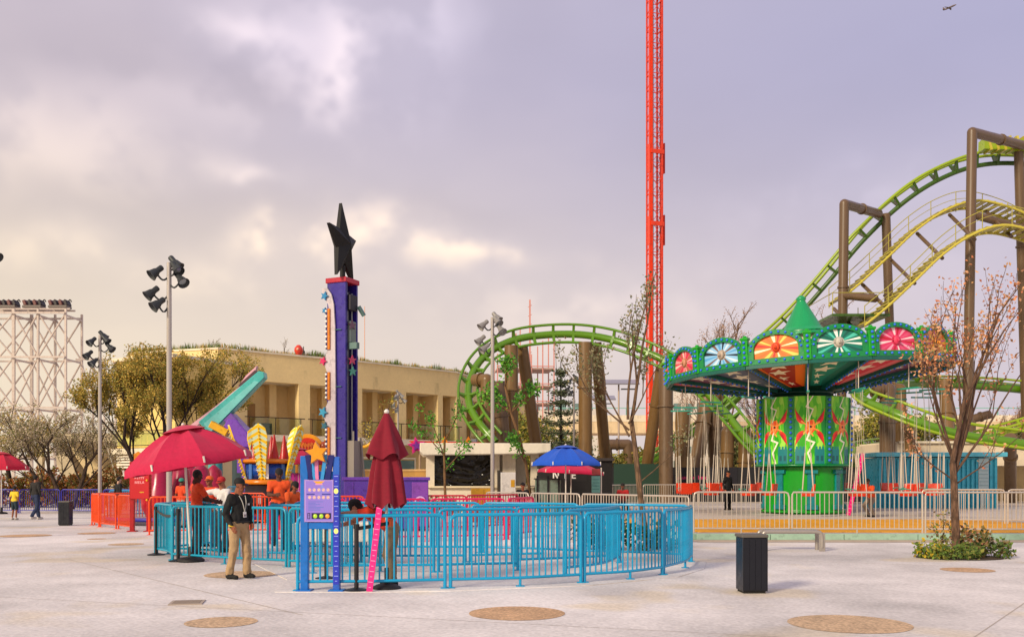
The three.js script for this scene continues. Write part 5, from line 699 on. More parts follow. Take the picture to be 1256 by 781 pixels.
// ---------- counter and lettered booth under the parasols ----------
{
  const d = 40, t = thing('snack_booth', 'dark snack booth with white letters under the parasols', 'booth', [gx(712, d), 0, -d]), s = d / F; nb().box(3.2, 2.35, 1.6, -.2, 1.175, -1.2).mesh('body', M(0x14100f, .7), t);
  nb().box(3.4, .12, 1.9, -.2, 2.41, -1.2).mesh('roof', M(0x3a3330), t); put('lettering', nonIndexed(new THREE.PlaneGeometry(1.7, .5)), new THREE.MeshStandardMaterial({ map: canvasTex(256, 80, (c, w, h) => { c.fillStyle = '#16110f'; c.fillRect(0, 0, w, h); c.fillStyle = '#f4efe4'; c.font = 'bold 66px sans-serif'; c.fillText('N T E', 30, 62); }), roughness: .6 }), t, -.55, 1.72, -.385);
  const b = thing('green_counter', 'grey green panelled counter beside the dark booth', 'counter', [gx(672, 37), 0, -37]); nb().box(1.0, 1.55, .5, 0, .78, 0, 0, 0, 0, .02).mesh('body', paint(0x8aa294, .5), b); for (const x of [-.42, 0, .42]) nb().box(.07, 1.7, .06, x, .85, .28).mesh('post', black, b); nb().box(1.1, .05, .6, 0, 1.58, 0).mesh('top', M(0x3b3a36), b);
  const q = thing('menu_board', 'pale teal menu board on a white post near the blue parasol', 'board', [gx(731, 35), 0, -35]); nb().box(.32, .62, .04, 0, 1.38, 0, 0, 0, 0, .01).mesh('panel', paint(0x7cc4bc, .5), q); nb().box(.3, .22, .04, 0, 1.85, 0).mesh('header', paint(0xb84a4a, .5), q); for (let i = 0; i < 4; i++) nb().box(.24, .03, .01, 0, 1.2 + i * .12, .026).mesh('text_line', M(0x4a8a86), q); nb().cyl(V(.2, 0, 0), V(.2, 2.0, 0), .025).mesh('post', M(0xd8d2c8), q);
}
// ---------- teal booth, pale building and black hoarding on the right ----------
{
  const D = 46, s = D / F, t = thing('teal_booth', 'bright teal corrugated booth behind the swing ride fence', 'booth', [gx(1150, D), 0, -D], -.03), X = (px) => (px - 1150) * s, Y = (py) => hy(py, D), te = paint(0x45cbea, .42), tl = paint(0x66d8f2, .42);
  nb().box(X(1224) - X(1078), Y(560) - .1, 2.2, (X(1224) + X(1078)) / 2, Y(560) / 2, -1.2).mesh('shell', te, t); nb().box(X(1232) - X(1073), .22, 2.8, (X(1232) + X(1073)) / 2, Y(557.5), -1.1, 0, 0, 0, .03).mesh('roof_edge', tl, t); const n = 26, w = (X(1224) - X(1078)) / n; for (let i = 0; i < n; i++) nb().box(w * .52, Y(563), .09, X(1078) + (i + .5) * w, Y(563) / 2, -.055, 0, 0, 0, .02).mesh('corrugation', te, t);
  nb().box(.5, 1.5, .03, X(1206), Y(581), .02, 0, 0, 0, .01).mesh('vent_panel', M(0xb6cdd0, .6), t); for (let i = 0; i < 7; i++) nb().box(.42, .03, .02, X(1206), Y(595) + i * .18, .045).mesh('louvre', M(0x93b0b4, .6), t);
}
{
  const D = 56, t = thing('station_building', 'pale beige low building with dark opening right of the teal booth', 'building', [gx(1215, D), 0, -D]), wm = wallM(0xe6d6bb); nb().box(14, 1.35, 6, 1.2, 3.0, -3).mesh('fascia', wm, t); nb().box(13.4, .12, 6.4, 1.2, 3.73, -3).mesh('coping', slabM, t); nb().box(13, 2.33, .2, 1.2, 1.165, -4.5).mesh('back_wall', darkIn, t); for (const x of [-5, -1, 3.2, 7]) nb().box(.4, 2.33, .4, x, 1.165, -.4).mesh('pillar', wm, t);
}
{
  const D = 58, t = thing('black_hoarding', 'long black hoarding with pink lettering behind the swings', 'hoarding', [gx(905, D), 0, -D]), n = 12, W = gx(1075, D) - gx(765, D);
  for (let i = 0; i < n; i++) nb().box(W / n - .02, hy(573, D), .08, -W / 2 + (i + .5) * W / n, hy(573, D) / 2, (i % 2) * .01).mesh('panel', M(i % 3 ? 0x16131c : 0x1a1a1e, .75), t); const lm = new THREE.MeshStandardMaterial({ map: canvasTex(512, 64, (c, w, h) => { c.fillStyle = '#16131c'; c.fillRect(0, 0, w, h); c.fillStyle = '#d0206a'; c.font = 'bold 46px sans-serif'; c.fillText('Muar  de  lado', 20, 46); }), roughness: .7 }); put('lettering', nonIndexed(new THREE.PlaneGeometry(3.2, .42)), lm, t, gx(858, D) - gx(905, D), hy(586, D), .07);
  const g2 = thing('green_hoarding', 'dark green mesh hoarding beside the black one', 'hoarding', [gx(782, 57), 0, -57]); nb().box(2.9, 2.45, .06, 0, 1.23, .1).mesh('panel', M(0x1c3a2c, .8), g2); for (const x of [-1.4, 0, 1.4]) nb().box(.08, 2.5, .08, x, 1.25, 0).mesh('post', M(0x2a2a2a), g2);
}
// ---------- lit signs on the cream building ----------
{
  const D = 52, s = D / F, t = thing('star_banner', 'red banner sign with a pink neon star on the cream building', 'sign', [gx(545, D), 0, -D], .1), X = (px) => (px - 545) * s, Y = (py) => hy(py, D), rd = paint(0xe2401c, .45);
  nb().ext([[X(502), Y(541)], [X(590), Y(543)], [X(590), Y(552)], [X(505), Y(553)], [X(510), Y(547)]], .2, null, .02).mesh('banner', rd, t); nb().ext(star(.5, .22), .1, MT(0, 0, .15, X(511), Y(547), .25), .02).mesh('star', paint(0xe0208e, .35), t); nb().ext(star(.3, .13), .06, MT(0, 0, .15, X(511), Y(547), .4)).mesh('star_core', paint(0x7a2aa0, .4), t); for (const px of [545, 574]) nb().ext([[-.35, -.2], [.35, -.2], [0, .45]], .1, MT(0, 0, 0, X(px), Y(545), .22)).mesh('peak_ornament', paint(0xf08a1c, .4), t); for (const px of [515, 580]) nb().cyl(V(X(px), 0, .1), V(X(px), Y(552), .1), .07).mesh('post', M(0xa58a6a), t);
  for (let i = 0; i < 12; i++) nb().sph(X(521 + i * 5.6), Y(550.5), .24, .05, 6, 5).mesh('bulb', goldB, t);
}
{
  const D = 46, s = D / F, t = thing('arched_sign', 'orange arched ride sign with red lettering and yellow edge', 'sign', [gx(378, D), 0, -D]), X = (px) => (px - 378) * s, Y = (py) => hy(py, D);
  const pts = []; for (let i = 0; i <= 16; i++) { const a = Math.PI - i / 16 * Math.PI; pts.push([Math.cos(a) * X(397), Y(553) + Math.sin(a) * (Y(533) - Y(553))]); } pts.push([X(392), Y(559)], [X(362), Y(559)]); nb().ext(pts, .16, null, .03).mesh('back_board', paint(0xf6a410, .4), t);
  const p2 = []; for (let i = 0; i <= 14; i++) { const a = Math.PI - i / 14 * Math.PI; p2.push([Math.cos(a) * X(393), Y(552) + Math.sin(a) * (Y(537) - Y(552))]); } nb().ext(p2, .05, MT(0, 0, 0, 0, 0, .2)).mesh('red_field', paint(0xe02c10, .4), t); const sq = nb(); for (let i = 0; i < 8; i++) { const x = X(365 + i * 3.6); sq.tube([V(x, Y(551), .27), V(x + .05, Y(544 - (i % 3)), .27), V(x + .1, Y(549), .27), V(x + .14, Y(543 + i % 2), .27)], .025, 8, 5); } sq.mesh('script', paint(0xf78a3a, .4), t);
  nb().sph(X(398), Y(548), .1, .24, 12, 8, 1, 1.15, .8).mesh('round_boss', paint(0xc85a2a, .4), t); for (const px of [364, 392]) nb().cyl(V(X(px), 0, 0), V(X(px), Y(558), 0), .08).mesh('post', paint(0xd8901c), t); nb().tube([V(X(398), Y(540), .1), V(X(425), Y(538), 0), V(X(445), Y(548), 0), V(X(462), Y(538), 0)], .07, 20, 6).mesh('garland_arm', goldB, t);
}
{ const d = 40, t = thing('pink_backdrop', 'magenta slatted backdrop panel behind the crown ride', 'panel', [gx(362, d), 0, -d]); for (let i = 0; i < 14; i++) nb().box(.13, 1.75, .05, -1.0 + i * .15, .95, 0).mesh('slat', paint(i % 2 ? 0xa81a86 : 0xc22a9a, .5), t); nb().box(2.2, .1, .08, -.02, .1, -.05).box(2.2, .1, .08, -.02, 1.7, -.05).mesh('rail', paint(0x7a1460), t); }
{ const d = 33, t = thing('planter_wall', 'tan low wall behind the closed parasol', 'wall', [gx(520, 48), 0, -48]); nb().box(7, 1.95, .5, 0, .975, 0).mesh('wall', wallM(0xc79a56), t); nb().box(7.1, .1, .6, 0, 2.0, 0).mesh('coping', wallM(0xd8b27a), t); }
{ // white low table behind the queue fence near the rules sign
  const d = 16.9, t = thing('folding_table', 'white folding table behind the rules sign', 'table', [gx(420, 17.6), .01, -17.6], .05); nb().box(1.75, .35, .7, 0, .62, 0, 0, 0, 0, .02).mesh('top', M(0xe2ddd2, .6), t); for (const [x, z] of [[-.7, -.25], [.7, -.25], [-.7, .25], [.7, .25]]) nb().cyl(V(x, 0, z), V(x * .8, .45, z), .02).mesh('leg', M(0x9a968e, .4, .5), t); for (const z of [-.25, .25]) nb().cyl(V(-.5, .42, z), V(.2, .05, z), .014).mesh('brace', M(0x9a968e, .4, .5), t); }
// ---------- small aeroplane ----------
{
  const d = 1500, p = at(1165.5, 9, d), t = thing('aeroplane', 'small airliner crossing the lilac sky', 'aeroplane', [p.x, p.y, p.z]), m = M(0x6a5a55, .5); t.rotation.set(.1, -.9, .12);
  nb().lathe([[0, -11], [.8, -9.5], [1.3, -6], [1.35, 4], [1, 8], [.3, 11], [0, 11.2]], 14, MT(0, 0, Math.PI / 2)).mesh('fuselage', m, t); nb().ext([[-2.2, 0], [1.2, 0], [-2.4, 10.5], [-3.6, 10.5]], .25, MT(Math.PI / 2, 0, 0, 0, -.3, 0)).ext([[-2.2, 0], [-3.6, -10.5], [-2.4, -10.5], [1.2, 0]], .25, MT(Math.PI / 2, 0, 0, 0, -.3, 0)).mesh('wing', m, t); nb().ext([[-10.5, 0], [-7, 0], [-9.8, 4], [-11.2, 4]], .2, MT(0, 0, 0, 0, .6, -.1)).mesh('tail_fin', m, t); nb().ext([[-10.5, -3.6], [-9.4, -3.6], [-8, 0], [-9.4, 3.6], [-10.5, 3.6]], .15, MT(Math.PI / 2, 0, 0, 0, .7, 0)).mesh('tailplane', m, t); for (const z of [-3.6, 3.6]) nb().cyl(V(-1.6, -1, z), V(1, -1, z), .6, .65).mesh('engine', m, t);
}
// ---------- trees ----------
const barkTex = dataTex(256, (u, v) => { const c = 255 * (.62 + (tfbm(u, v * .25, 16, 4, 601) - .5) * .7); return [c, c * .96, c * .92]; }, true);
const bark = (hex) => { const k = 'bark' + hex; if (!mats.has(k)) mats.set(k, new THREE.MeshStandardMaterial({ color: hex, map: barkTex, roughness: .95, bumpMap: barkTex, bumpScale: .01 })); return mats.get(k); };
const leafM = new THREE.MeshPhysicalMaterial({ vertexColors: true, roughness: .8, side: THREE.DoubleSide, transmission: .18, thickness: 0 });
class Leaves {
  constructor(seed, cols) { this.p = []; this.c = []; this.r = mulberry(seed); this.cols = cols.map((h) => new THREE.Color(h)); }
  leaf(q, s) { const r = this.r, u = V(r() - .5, r() - .5, r() - .5).normalize(), w = V(r() - .5, r() - .5, r() - .5).cross(u).normalize(), l = s * (.7 + r() * .7), b = l * .30, n = u.clone().cross(w).multiplyScalar(l * .12); const a = q, e = q.clone().addScaledVector(u, l), m1 = q.clone().addScaledVector(u, l * .45).addScaledVector(w, b).add(n), m2 = q.clone().addScaledVector(u, l * .45).addScaledVector(w, -b).add(n); this.p.push(a.x, a.y, a.z, m1.x, m1.y, m1.z, e.x, e.y, e.z, a.x, a.y, a.z, e.x, e.y, e.z, m2.x, m2.y, m2.z); const c = this.cols[Math.floor(r() * this.cols.length)], k = .7 + r() * .6; for (let i = 0; i < 6; i++) this.c.push(c.r * k, c.g * k, c.b * k); }
  clump(q, R, n, s) { for (let i = 0; i < n; i++) { const r = this.r, d = V(r() - .5, r() - .5, r() - .5).normalize().multiplyScalar(R * Math.cbrt(r())); this.leaf(q.clone().add(d), s); } }
  mesh(name, parent) { const g = new THREE.BufferGeometry(); g.setAttribute('position', new THREE.Float32BufferAttribute(this.p, 3)); g.setAttribute('color', new THREE.Float32BufferAttribute(this.c, 3)); g.setAttribute('uv', new THREE.BufferAttribute(new Float32Array(this.p.length / 3 * 2), 2)); g.computeVertexNormals(); const m = new THREE.Mesh(g, leafM); m.name = parent ? name : numbered(name); m.castShadow = m.receiveShadow = true; (parent || scene).add(m); return m; }
}
function limb(b, p, dir, len, r0, r1, rnd, wob = .18, segs = 4) { const pts = [p.clone()], d = dir.clone(); let q = p.clone(); for (let i = 0; i < segs; i++) { d.add(V(rnd() - .5, (rnd() - .5) * .6, rnd() - .5).multiplyScalar(wob)).normalize(); const e = q.clone().addScaledVector(d, len / segs), ra = r0 + (r1 - r0) * i / segs, rb = r0 + (r1 - r0) * (i + 1) / segs; b.cyl(q, e, ra, rb, r0 > .06 ? 10 : r0 > .02 ? 6 : 4, true); q = e; pts.push(q.clone()); } return { pts, end: q, dir: d }; }
function tree(name, label, o) {
  const t = thing(name, label, 'tree', [o.x, o.y || 0, -o.d], 0, o.group), rnd = mulberry(o.seed), b = nb(), lv = new Leaves(o.seed + 1, o.leaf || [0x445522]);
  const grow = (p, dir, len, r, lev) => {
    const L = limb(b, p, dir, len, r, r * (lev === 0 ? .72 : .6), rnd, o.wob ?? .22, lev === 0 ? 5 : 4);
    if (lev >= (o.leafLev ?? 2) && o.n) for (const q of L.pts.slice(1)) if (rnd() < (o.dens ?? 1)) lv.clump(q, o.cr || .25, o.n, o.ls || .1);
    if (lev >= o.levels) return;
    const k = (o.kids || [4, 3, 3, 3])[lev];
    for (let i = 0; i < k; i++) { const f = i === 0 ? 1 : .45 + .5 * rnd(), q = L.pts[Math.min(L.pts.length - 1, Math.max(1, Math.round(f * (L.pts.length - 1))))], a = (i / k + rnd() * .25) * 2 * Math.PI, sp = (o.spread ?? .75) * (.7 + rnd() * .6); let d = L.dir.clone().multiplyScalar(Math.cos(sp)).add(V(Math.cos(a), 0, Math.sin(a)).multiplyScalar(Math.sin(sp))); d.y += o.rise ?? .15; d.normalize(); grow(q, d, len * (o.shr ?? .72) * (.8 + rnd() * .4), Math.max(.004, r * (i === 0 ? .62 : .46)), lev + 1); }
  };
  for (const s of o.stems) grow(V(s.x || 0, 0, s.z || 0), V(...(s.dir || [0, 1, 0])).normalize(), s.len, s.r, s.lev ?? 0);
  for (const [x, y, z, dx, dy, dz, len, r, lev] of o.boughs || []) grow(V(x, y, z), V(dx, dy, dz).normalize(), len, r, lev);
  b.mesh('trunk', bark(o.bark || 0x6a5240), t); if (lv.p.length) lv.mesh('crown', t);
  return t;
}
const oliveL = [0xa8983a, 0xbe9f40, 0x84822f, 0xd0ac4c, 0x96903a], dryL = [0xb8a484, 0xc9b89a, 0x9a8f5c, 0xd6c8b0, 0x86884a], rustL = [0xcc885a, 0xb66c48, 0xdfa678, 0x9a6a40, 0xc89a62];
tree('broad_tree', 'dry leaved spreading tree behind the navy fence', { x: gx(82, 48), d: 48, seed: 11, stems: [{ dir: [-.25, 1, .1], len: 2.2, r: .12, x: -.2 }, { dir: [.3, 1, -.1], len: 2.3, r: .12, x: .25 }, { dir: [-.8, .9, .2], len: 2.4, r: .09, x: -.3 }], levels: 4, kids: [4, 4, 3, 3], spread: .72, rise: .22, shr: .68, leafLev: 4, n: 7, cr: .2, ls: .09, leaf: dryL, bark: 0x6a5648 });
tree('broad_tree', 'broad green leaved tree before the cream building', { x: gx(188, 46), d: 46, seed: 29, stems: [{ dir: [-.2, 1, 0], len: 3.8, r: .12, x: -.3 }, { dir: [.16, 1, .1], len: 3.9, r: .12, x: .3 }, { dir: [.5, 1, -.1], len: 3.8, r: .1, x: .6 }], levels: 4, kids: [5, 4, 4, 3], spread: .62, rise: .26, shr: .6, leafLev: 4, n: 15, cr: .22, ls: .105, leaf: oliveL, bark: 0x4a3830 });
tree('broad_tree', 'dull green tree at the plaza edge behind the crimson parasol', { x: gx(14, 52), d: 52, seed: 31, stems: [{ dir: [0, 1, 0], len: 2.6, r: .15 }], levels: 3, kids: [5, 3, 3], spread: .85, rise: .1, shr: .72, leafLev: 2, n: 12, cr: .4, ls: .15, leaf: [0xa8a04a, 0xbca04a, 0x84803a, 0xcaac4c], bark: 0x4a3a30 });
// sparse young trees of the plaza
tree('young_tree', 'sparse young tree with small grey green leaves in front of the arched track', { x: gx(794, 22), d: 22, seed: 47, stems: [{ dir: [-.15, 1, 0], len: 3.0, r: .078 }], levels: 4, kids: [1, 3, 2, 2], spread: .36, rise: .55, shr: .6, leafLev: 3, n: 5, cr: .16, ls: .07, dens: .7, leaf: [0x7c8054, 0x948c66, 0x66704a, 0x8a7a5a], bark: 0xa6876a, wob: .14, boughs: [[-.42, 2.75, 0, -.95, .75, .1, 1.2, .027, 1], [-.45, 3.0, 0, -.05, 1, .1, 1.5, .038, 1], [-.44, 2.9, 0, .5, .9, .1, .95, .024, 1], [-.42, 2.6, 0, -.5, 1, -.2, 1.2, .026, 1], [-.2, 1.5, 0, .8, .7, .1, .9, .016, 2]] });
tree('young_tree', 'sparse tree with russet leaves in the planted bed on the right', { x: gx(1173, 19.3), d: 19.3, seed: 58, stems: [{ dir: [.0, 1, 0], len: 1.95, r: .088 }], levels: 4, kids: [1, 3, 3, 2], spread: .44, rise: .5, shr: .6, leafLev: 3, n: 3, cr: .15, ls: .075, dens: .75, leaf: rustL, bark: 0x967660, wob: .12, boughs: [[0, 1.8, 0, .24, 1, .1, 1.75, .034, 1], [0, 1.75, 0, -.14, 1, -.1, 1.8, .036, 1], [0, 1.85, 0, .04, 1, .2, 1.95, .042, 1], [0, 1.8, 0, -.5, 1, .1, 1.4, .024, 1], [0, 1.75, 0, .66, 1, 0, 1.75, .028, 1], [0, 1.8, 0, .4, 1, -.2, 1.8, .028, 1], [0, 1.55, 0, -.8, .55, .0, 1.0, .018, 2], [0, 1.5, 0, .8, .6, .1, 1.1, .018, 2]] });
tree('young_tree', 'thin young tree with tufts of bright green leaves before the cream building', { x: gx(548, 40), d: 40, seed: 61, stems: [{ dir: [-.1, 1, 0], len: 3.2, r: .065 }], levels: 2, kids: [4, 2], spread: .7, rise: .3, shr: .45, leafLev: 1, n: 26, cr: .26, ls: .13, dens: .32, leaf: [0x4f9a22, 0x6ab028, 0x3a7a1c], bark: 0xb08a60 });
tree('young_tree', 'thin leaning young tree with bright green tufts in front of the tan columns', { x: gx(656, 38), d: 38, seed: 66, stems: [{ dir: [-.1, 1, 0], len: 5.5, r: .07 }], levels: 2, kids: [7, 2], spread: .85, rise: .1, shr: .24, leafLev: 1, n: 24, cr: .3, ls: .14, dens: .42, leaf: [0x4f9a22, 0x72b528, 0x3a7a1c], bark: 0xb08a60 });
tree('young_tree', 'spindly yellowing sapling beside the purple tower', { x: gx(463, 48), d: 48, seed: 71, stems: [{ dir: [0, 1, 0], len: 3.4, r: .05 }], levels: 2, kids: [4, 3], spread: .5, rise: .4, shr: .5, leafLev: 1, n: 7, cr: .3, ls: .13, dens: .8, leaf: [0xb09a34, 0xc4ac44, 0x7a7a2c], bark: 0x9a8060 });
// background trees
const back = [[655, 76, 7.6, 'yellow green tree behind the leaning tan columns', 0], [704, 84, 6.4, 'dark tree below the conifer', 1], [1052, 78, 8.6, 'yellow green tree beside the swing drum', 0], [1125, 80, 8.6, 'olive tree behind the flat turn', 0], [905, 82, 6.4, 'dull green tree behind the swings', 1], [958, 76, 7.6, 'olive tree behind the green drum', 0], [1222, 84, 7.0, 'dusty tree beyond the yellow green ramp', 1], [765, 80, 4.4, 'low green tree between the tan columns', 0], [640, 66, 4.4, 'low yellowing tree right of the kiosk', 0]];
back.forEach(([px, d, s, l, k], i) => tree('background_tree', l, { x: gx(px, d), d, seed: 100 + i, stems: [{ dir: [.05, 1, 0], len: s * .4, r: .2 }], levels: 3, kids: [5, 4, 3], spread: .8, rise: .15, shr: .66, leafLev: 2, n: 10, cr: s * .1, ls: .28, leaf: k ? [0x5e6830, 0x767a3e, 0x86804a] : [0x9a9430, 0x82862c, 0xb09e3c, 0x68742a], bark: 0x6a5444, group: 'trees behind the rides' }));
[[892, 88, 15.5, 'bare brown tree above the swing canopy edge'], [990, 90, 15, 'bare brown tree beside the green cone'], [940, 96, 14.5, 'bare pale tree behind the green hill track'], [1262, 84, 8, 'bare tree at the end of the flat turn']].forEach(([px, d, s, l], i) => tree('bare_tree', l, { x: gx(px, d), d, seed: 140 + i, stems: [{ dir: [0, 1, 0], len: s * .55, r: .24 }], levels: 4, kids: [7, 5, 4, 3], spread: .6, rise: .32, shr: .56, n: 3, leafLev: 4, cr: .25, ls: .12, leaf: [0xc09a78, 0xa88264], bark: 0xb49478, group: 'bare trees behind the rides' }));
[[255, 66, 'bare twiggy sapling on the cream roof near the broad tree'], [345, 67, 'bare twiggy sapling on the cream roof near the red ornament']].forEach(([px, d, l], i) => tree('roof_sapling', l, { x: gx(px, d), d, y: 9.4, seed: 170 + i, stems: [{ dir: [.1, 1, 0], len: 1.1, r: .03 }], levels: 2, kids: [4, 3], spread: .6, rise: .3, shr: .6, n: 1, leafLev: 2, cr: .1, ls: .08, leaf: [0x9a8a6a], bark: 0xa89484 }));
{ // layered conifer
  const d = 70, h = hy(443, d), t = thing('conifer', 'tiered dark conifer standing under the arch', 'tree', [gx(688, d), 0, -d]), b = nb(), lv = new Leaves(200, [0x4a5a38, 0x3e4c30, 0x586444, 0x6a6a50]), rnd = mulberry(201);
  b.cyl(V(0, 0, 0), V(0, h, 0), .18, .03, 8); for (let y = 2; y < h - .3; y += .74) { const L = .25 + (h - y) * .27 * (.85 + rnd() * .3), k = 7; for (let i = 0; i < k; i++) { const a = i / k * 6.283 + y * 1.7, ps = []; for (let j = 0; j <= 4; j++) { const f = j / 4; ps.push(V(Math.cos(a) * L * f, y - .25 * L * .4 * f + .28 * L * .55 * f * f * f, Math.sin(a) * L * f)); } b.tube(ps, .03, 6, 4); for (let j = 1; j <= 4; j++) for (let q = 0; q < 5; q++) { const f = (j - rnd()) / 4, p = ps[j - 1].clone().lerp(ps[j], rnd()); lv.clump(p, .1 + .06 * j, 2, .2); } } }
  b.mesh('trunk', bark(0x3d3026), t); lv.mesh('crown', t);
}
// shrubs, hedges, planted beds
function shrub(name, label, x, d, rx, ry, rz, n, ls, cols, seed, y = 0, group) { const t = thing(name, label, 'shrub', [x, y, -d], 0, group), lv = new Leaves(seed, cols), r = mulberry(seed + 5), b = nb(); for (let i = 0; i < n; i++) { const a = r() * 6.283, q = Math.cbrt(r()), e = r(), p = V(Math.cos(a) * rx * q, ry * (.1 + .9 * e) * (1 - .3 * q * q), Math.sin(a) * rz * q); lv.clump(p, .12, 6, ls); if (i % 9 === 0) b.cyl(V(p.x * .4, 0, p.z * .4), p, .008, .004, 4); } b.mesh('stems', bark(0x6a5440), t); lv.mesh('foliage', t); return t; }
const bedL = [0x5f7a28, 0x748a30, 0x46601e, 0x8f8f3a];
{ const cx = gx(1178, 19.2), m = sheet('planted_bed', disc(cx, 19.2, .85, 40, .12, 3).map(([x, d]) => [x, 19.2 + (d - 19.2) * .8]), .012, M(0x4a3a2a, 1)); tag(m, 'dark soil of the planted bed round the russet tree', undefined, undefined, 'structure'); }
shrub('low_shrub', 'low yellow flowered plant at the edge of the tree bed', gx(1143, 19.1), 19.1, .34, .32, .3, 70, .09, [0x6f8a2a, 0xb0a52e, 0x54701f, 0xe0c024], 301); shrub('low_shrub', 'low spreading green plant under the russet tree', gx(1172, 18.8), 18.8, .42, .28, .3, 80, .09, bedL, 302); shrub('low_shrub', 'tall dry brownish shrub beside the russet tree trunk', gx(1192, 19.4), 19.4, .3, .66, .3, 80, .1, [0x8a7a4a, 0x6f6a34, 0x9a6a4a, 0x5a6428], 303); shrub('low_shrub', 'low bushy plant at the far end of the tree bed', gx(1216, 19.2), 19.2, .38, .34, .34, 80, .09, [0x5f7a28, 0x7a6a3a, 0x46601e], 304); shrub('low_shrub', 'thin dry plant behind the russet tree trunk', gx(1156, 19.9), 19.9, .22, .95, .22, 36, .08, [0x9a8a5a, 0x8a6a4a, 0x6f7a34], 305);
shrub('low_shrub', 'dark green plants growing inside the blue queue', gx(770, 21.2), 21.2, 1.3, .75, .6, 150, .13, [0x2c5a34, 0x38683a, 0x264a2c], 306); shrub('low_shrub', 'leafy plant by the kiosk wall behind the magenta fence', gx(540, 40), 40, .9, .8, .5, 110, .14, [0x6f6a2c, 0x8a7a3a, 0x55602a], 307); shrub('low_shrub', 'small plant bed before the kiosk pillar', gx(520, 41), 41, .7, .7, .5, 80, .14, [0x5f7028, 0x86803a], 308);
for (let i = 0; i < 6; i++) shrub('hedge', 'orange tinged hedge behind the navy fence', gx(8 + i * 24, 51), 51 + (i % 2), 1.0, 1.9 + (i % 3) * .25, .8, 260, .16, [0x9a5a24, 0x8a7a2c, 0x6a6a28, 0xb06a2a], 320 + i, 0, 'hedge behind the navy fence');
for (let i = 0; i < 12; i++) shrub('hedge', 'yellow green hedge at the foot of the coaster columns', gx(640 + i * 48, 72), 72 + (i % 3), 1.9, 2.5 + (i % 4) * .45, 1.2, 210, .26, [0x7a7426, 0x8f7a2c, 0x5f6824, 0x9a8a3a], 340 + i, 0, 'hedge under the coaster');
// ---------- people ----------
function surfaceNets(fn, mn, mx, cs) {
  const nx = Math.ceil((mx[0] - mn[0]) / cs) + 1, ny = Math.ceil((mx[1] - mn[1]) / cs) + 1, nz = Math.ceil((mx[2] - mn[2]) / cs) + 1, val = new Float32Array(nx * ny * nz), I = (i, j, k) => (k * ny + j) * nx + i;
  const S = 5, hd = S * cs * .87 + cs; for (let k = 0; k < nz; k += S) for (let j = 0; j < ny; j += S) for (let i = 0; i < nx; i += S) {   // skip blocks far from the surface
    const c = fn(mn[0] + (i + S / 2) * cs, mn[1] + (j + S / 2) * cs, mn[2] + (k + S / 2) * cs), far = Math.abs(c) > hd * 1.7 + .02;
    for (let c2 = k; c2 < Math.min(nz, k + S); c2++) for (let b2 = j; b2 < Math.min(ny, j + S); b2++) for (let a2 = i; a2 < Math.min(nx, i + S); a2++) val[I(a2, b2, c2)] = far ? c : fn(mn[0] + a2 * cs, mn[1] + b2 * cs, mn[2] + c2 * cs);
  }
  const id = new Int32Array(nx * ny * nz).fill(-1), pos = [], idx = [], C = [[0, 0, 0], [1, 0, 0], [0, 1, 0], [1, 1, 0], [0, 0, 1], [1, 0, 1], [0, 1, 1], [1, 1, 1]], E = [[0, 1], [2, 3], [4, 5], [6, 7], [0, 2], [1, 3], [4, 6], [5, 7], [0, 4], [1, 5], [2, 6], [3, 7]];
  for (let k = 0; k < nz - 1; k++) for (let j = 0; j < ny - 1; j++) for (let i = 0; i < nx - 1; i++) { const q0 = I(i, j, k), s0 = val[q0] < 0, q1 = q0 + nx, q2 = q0 + nx * ny, q3 = q2 + nx; if ((val[q0 + 1] < 0) === s0 && (val[q1] < 0) === s0 && (val[q1 + 1] < 0) === s0 && (val[q2] < 0) === s0 && (val[q2 + 1] < 0) === s0 && (val[q3] < 0) === s0 && (val[q3 + 1] < 0) === s0) continue; const v = C.map(([a, b, c]) => val[I(i + a, j + b, k + c)]); let n = 0, x = 0, y = 0, z = 0; for (const [a, b] of E) if ((v[a] < 0) !== (v[b] < 0)) { const t = v[a] / (v[a] - v[b]); x += C[a][0] + (C[b][0] - C[a][0]) * t; y += C[a][1] + (C[b][1] - C[a][1]) * t; z += C[a][2] + (C[b][2] - C[a][2]) * t; n++; } if (n) { id[I(i, j, k)] = pos.length / 3; pos.push(mn[0] + (i + x / n) * cs, mn[1] + (j + y / n) * cs, mn[2] + (k + z / n) * cs); } }
  const quad = (a, b, c, d, f) => { if (a < 0 || b < 0 || c < 0 || d < 0) return; f ? idx.push(a, b, c, a, c, d) : idx.push(a, c, b, a, d, c); };
  for (let k = 1; k < nz - 1; k++) for (let j = 1; j < ny - 1; j++) for (let i = 1; i < nx - 1; i++) { const s = val[I(i, j, k)] < 0; if (s !== (val[I(i + 1, j, k)] < 0)) quad(id[I(i, j - 1, k - 1)], id[I(i, j, k - 1)], id[I(i, j, k)], id[I(i, j - 1, k)], s); if (s !== (val[I(i, j + 1, k)] < 0)) quad(id[I(i - 1, j, k - 1)], id[I(i - 1, j, k)], id[I(i, j, k)], id[I(i, j, k - 1)], s); if (s !== (val[I(i, j, k + 1)] < 0)) quad(id[I(i - 1, j - 1, k)], id[I(i, j - 1, k)], id[I(i, j, k)], id[I(i - 1, j, k)], s); }
  return { pos, idx };
}
function prim(a, b, r0, r1, c, zs = 1) { return { a, d: [b[0] - a[0], b[1] - a[1], b[2] - a[2]], r0, r1, c, zs }; }
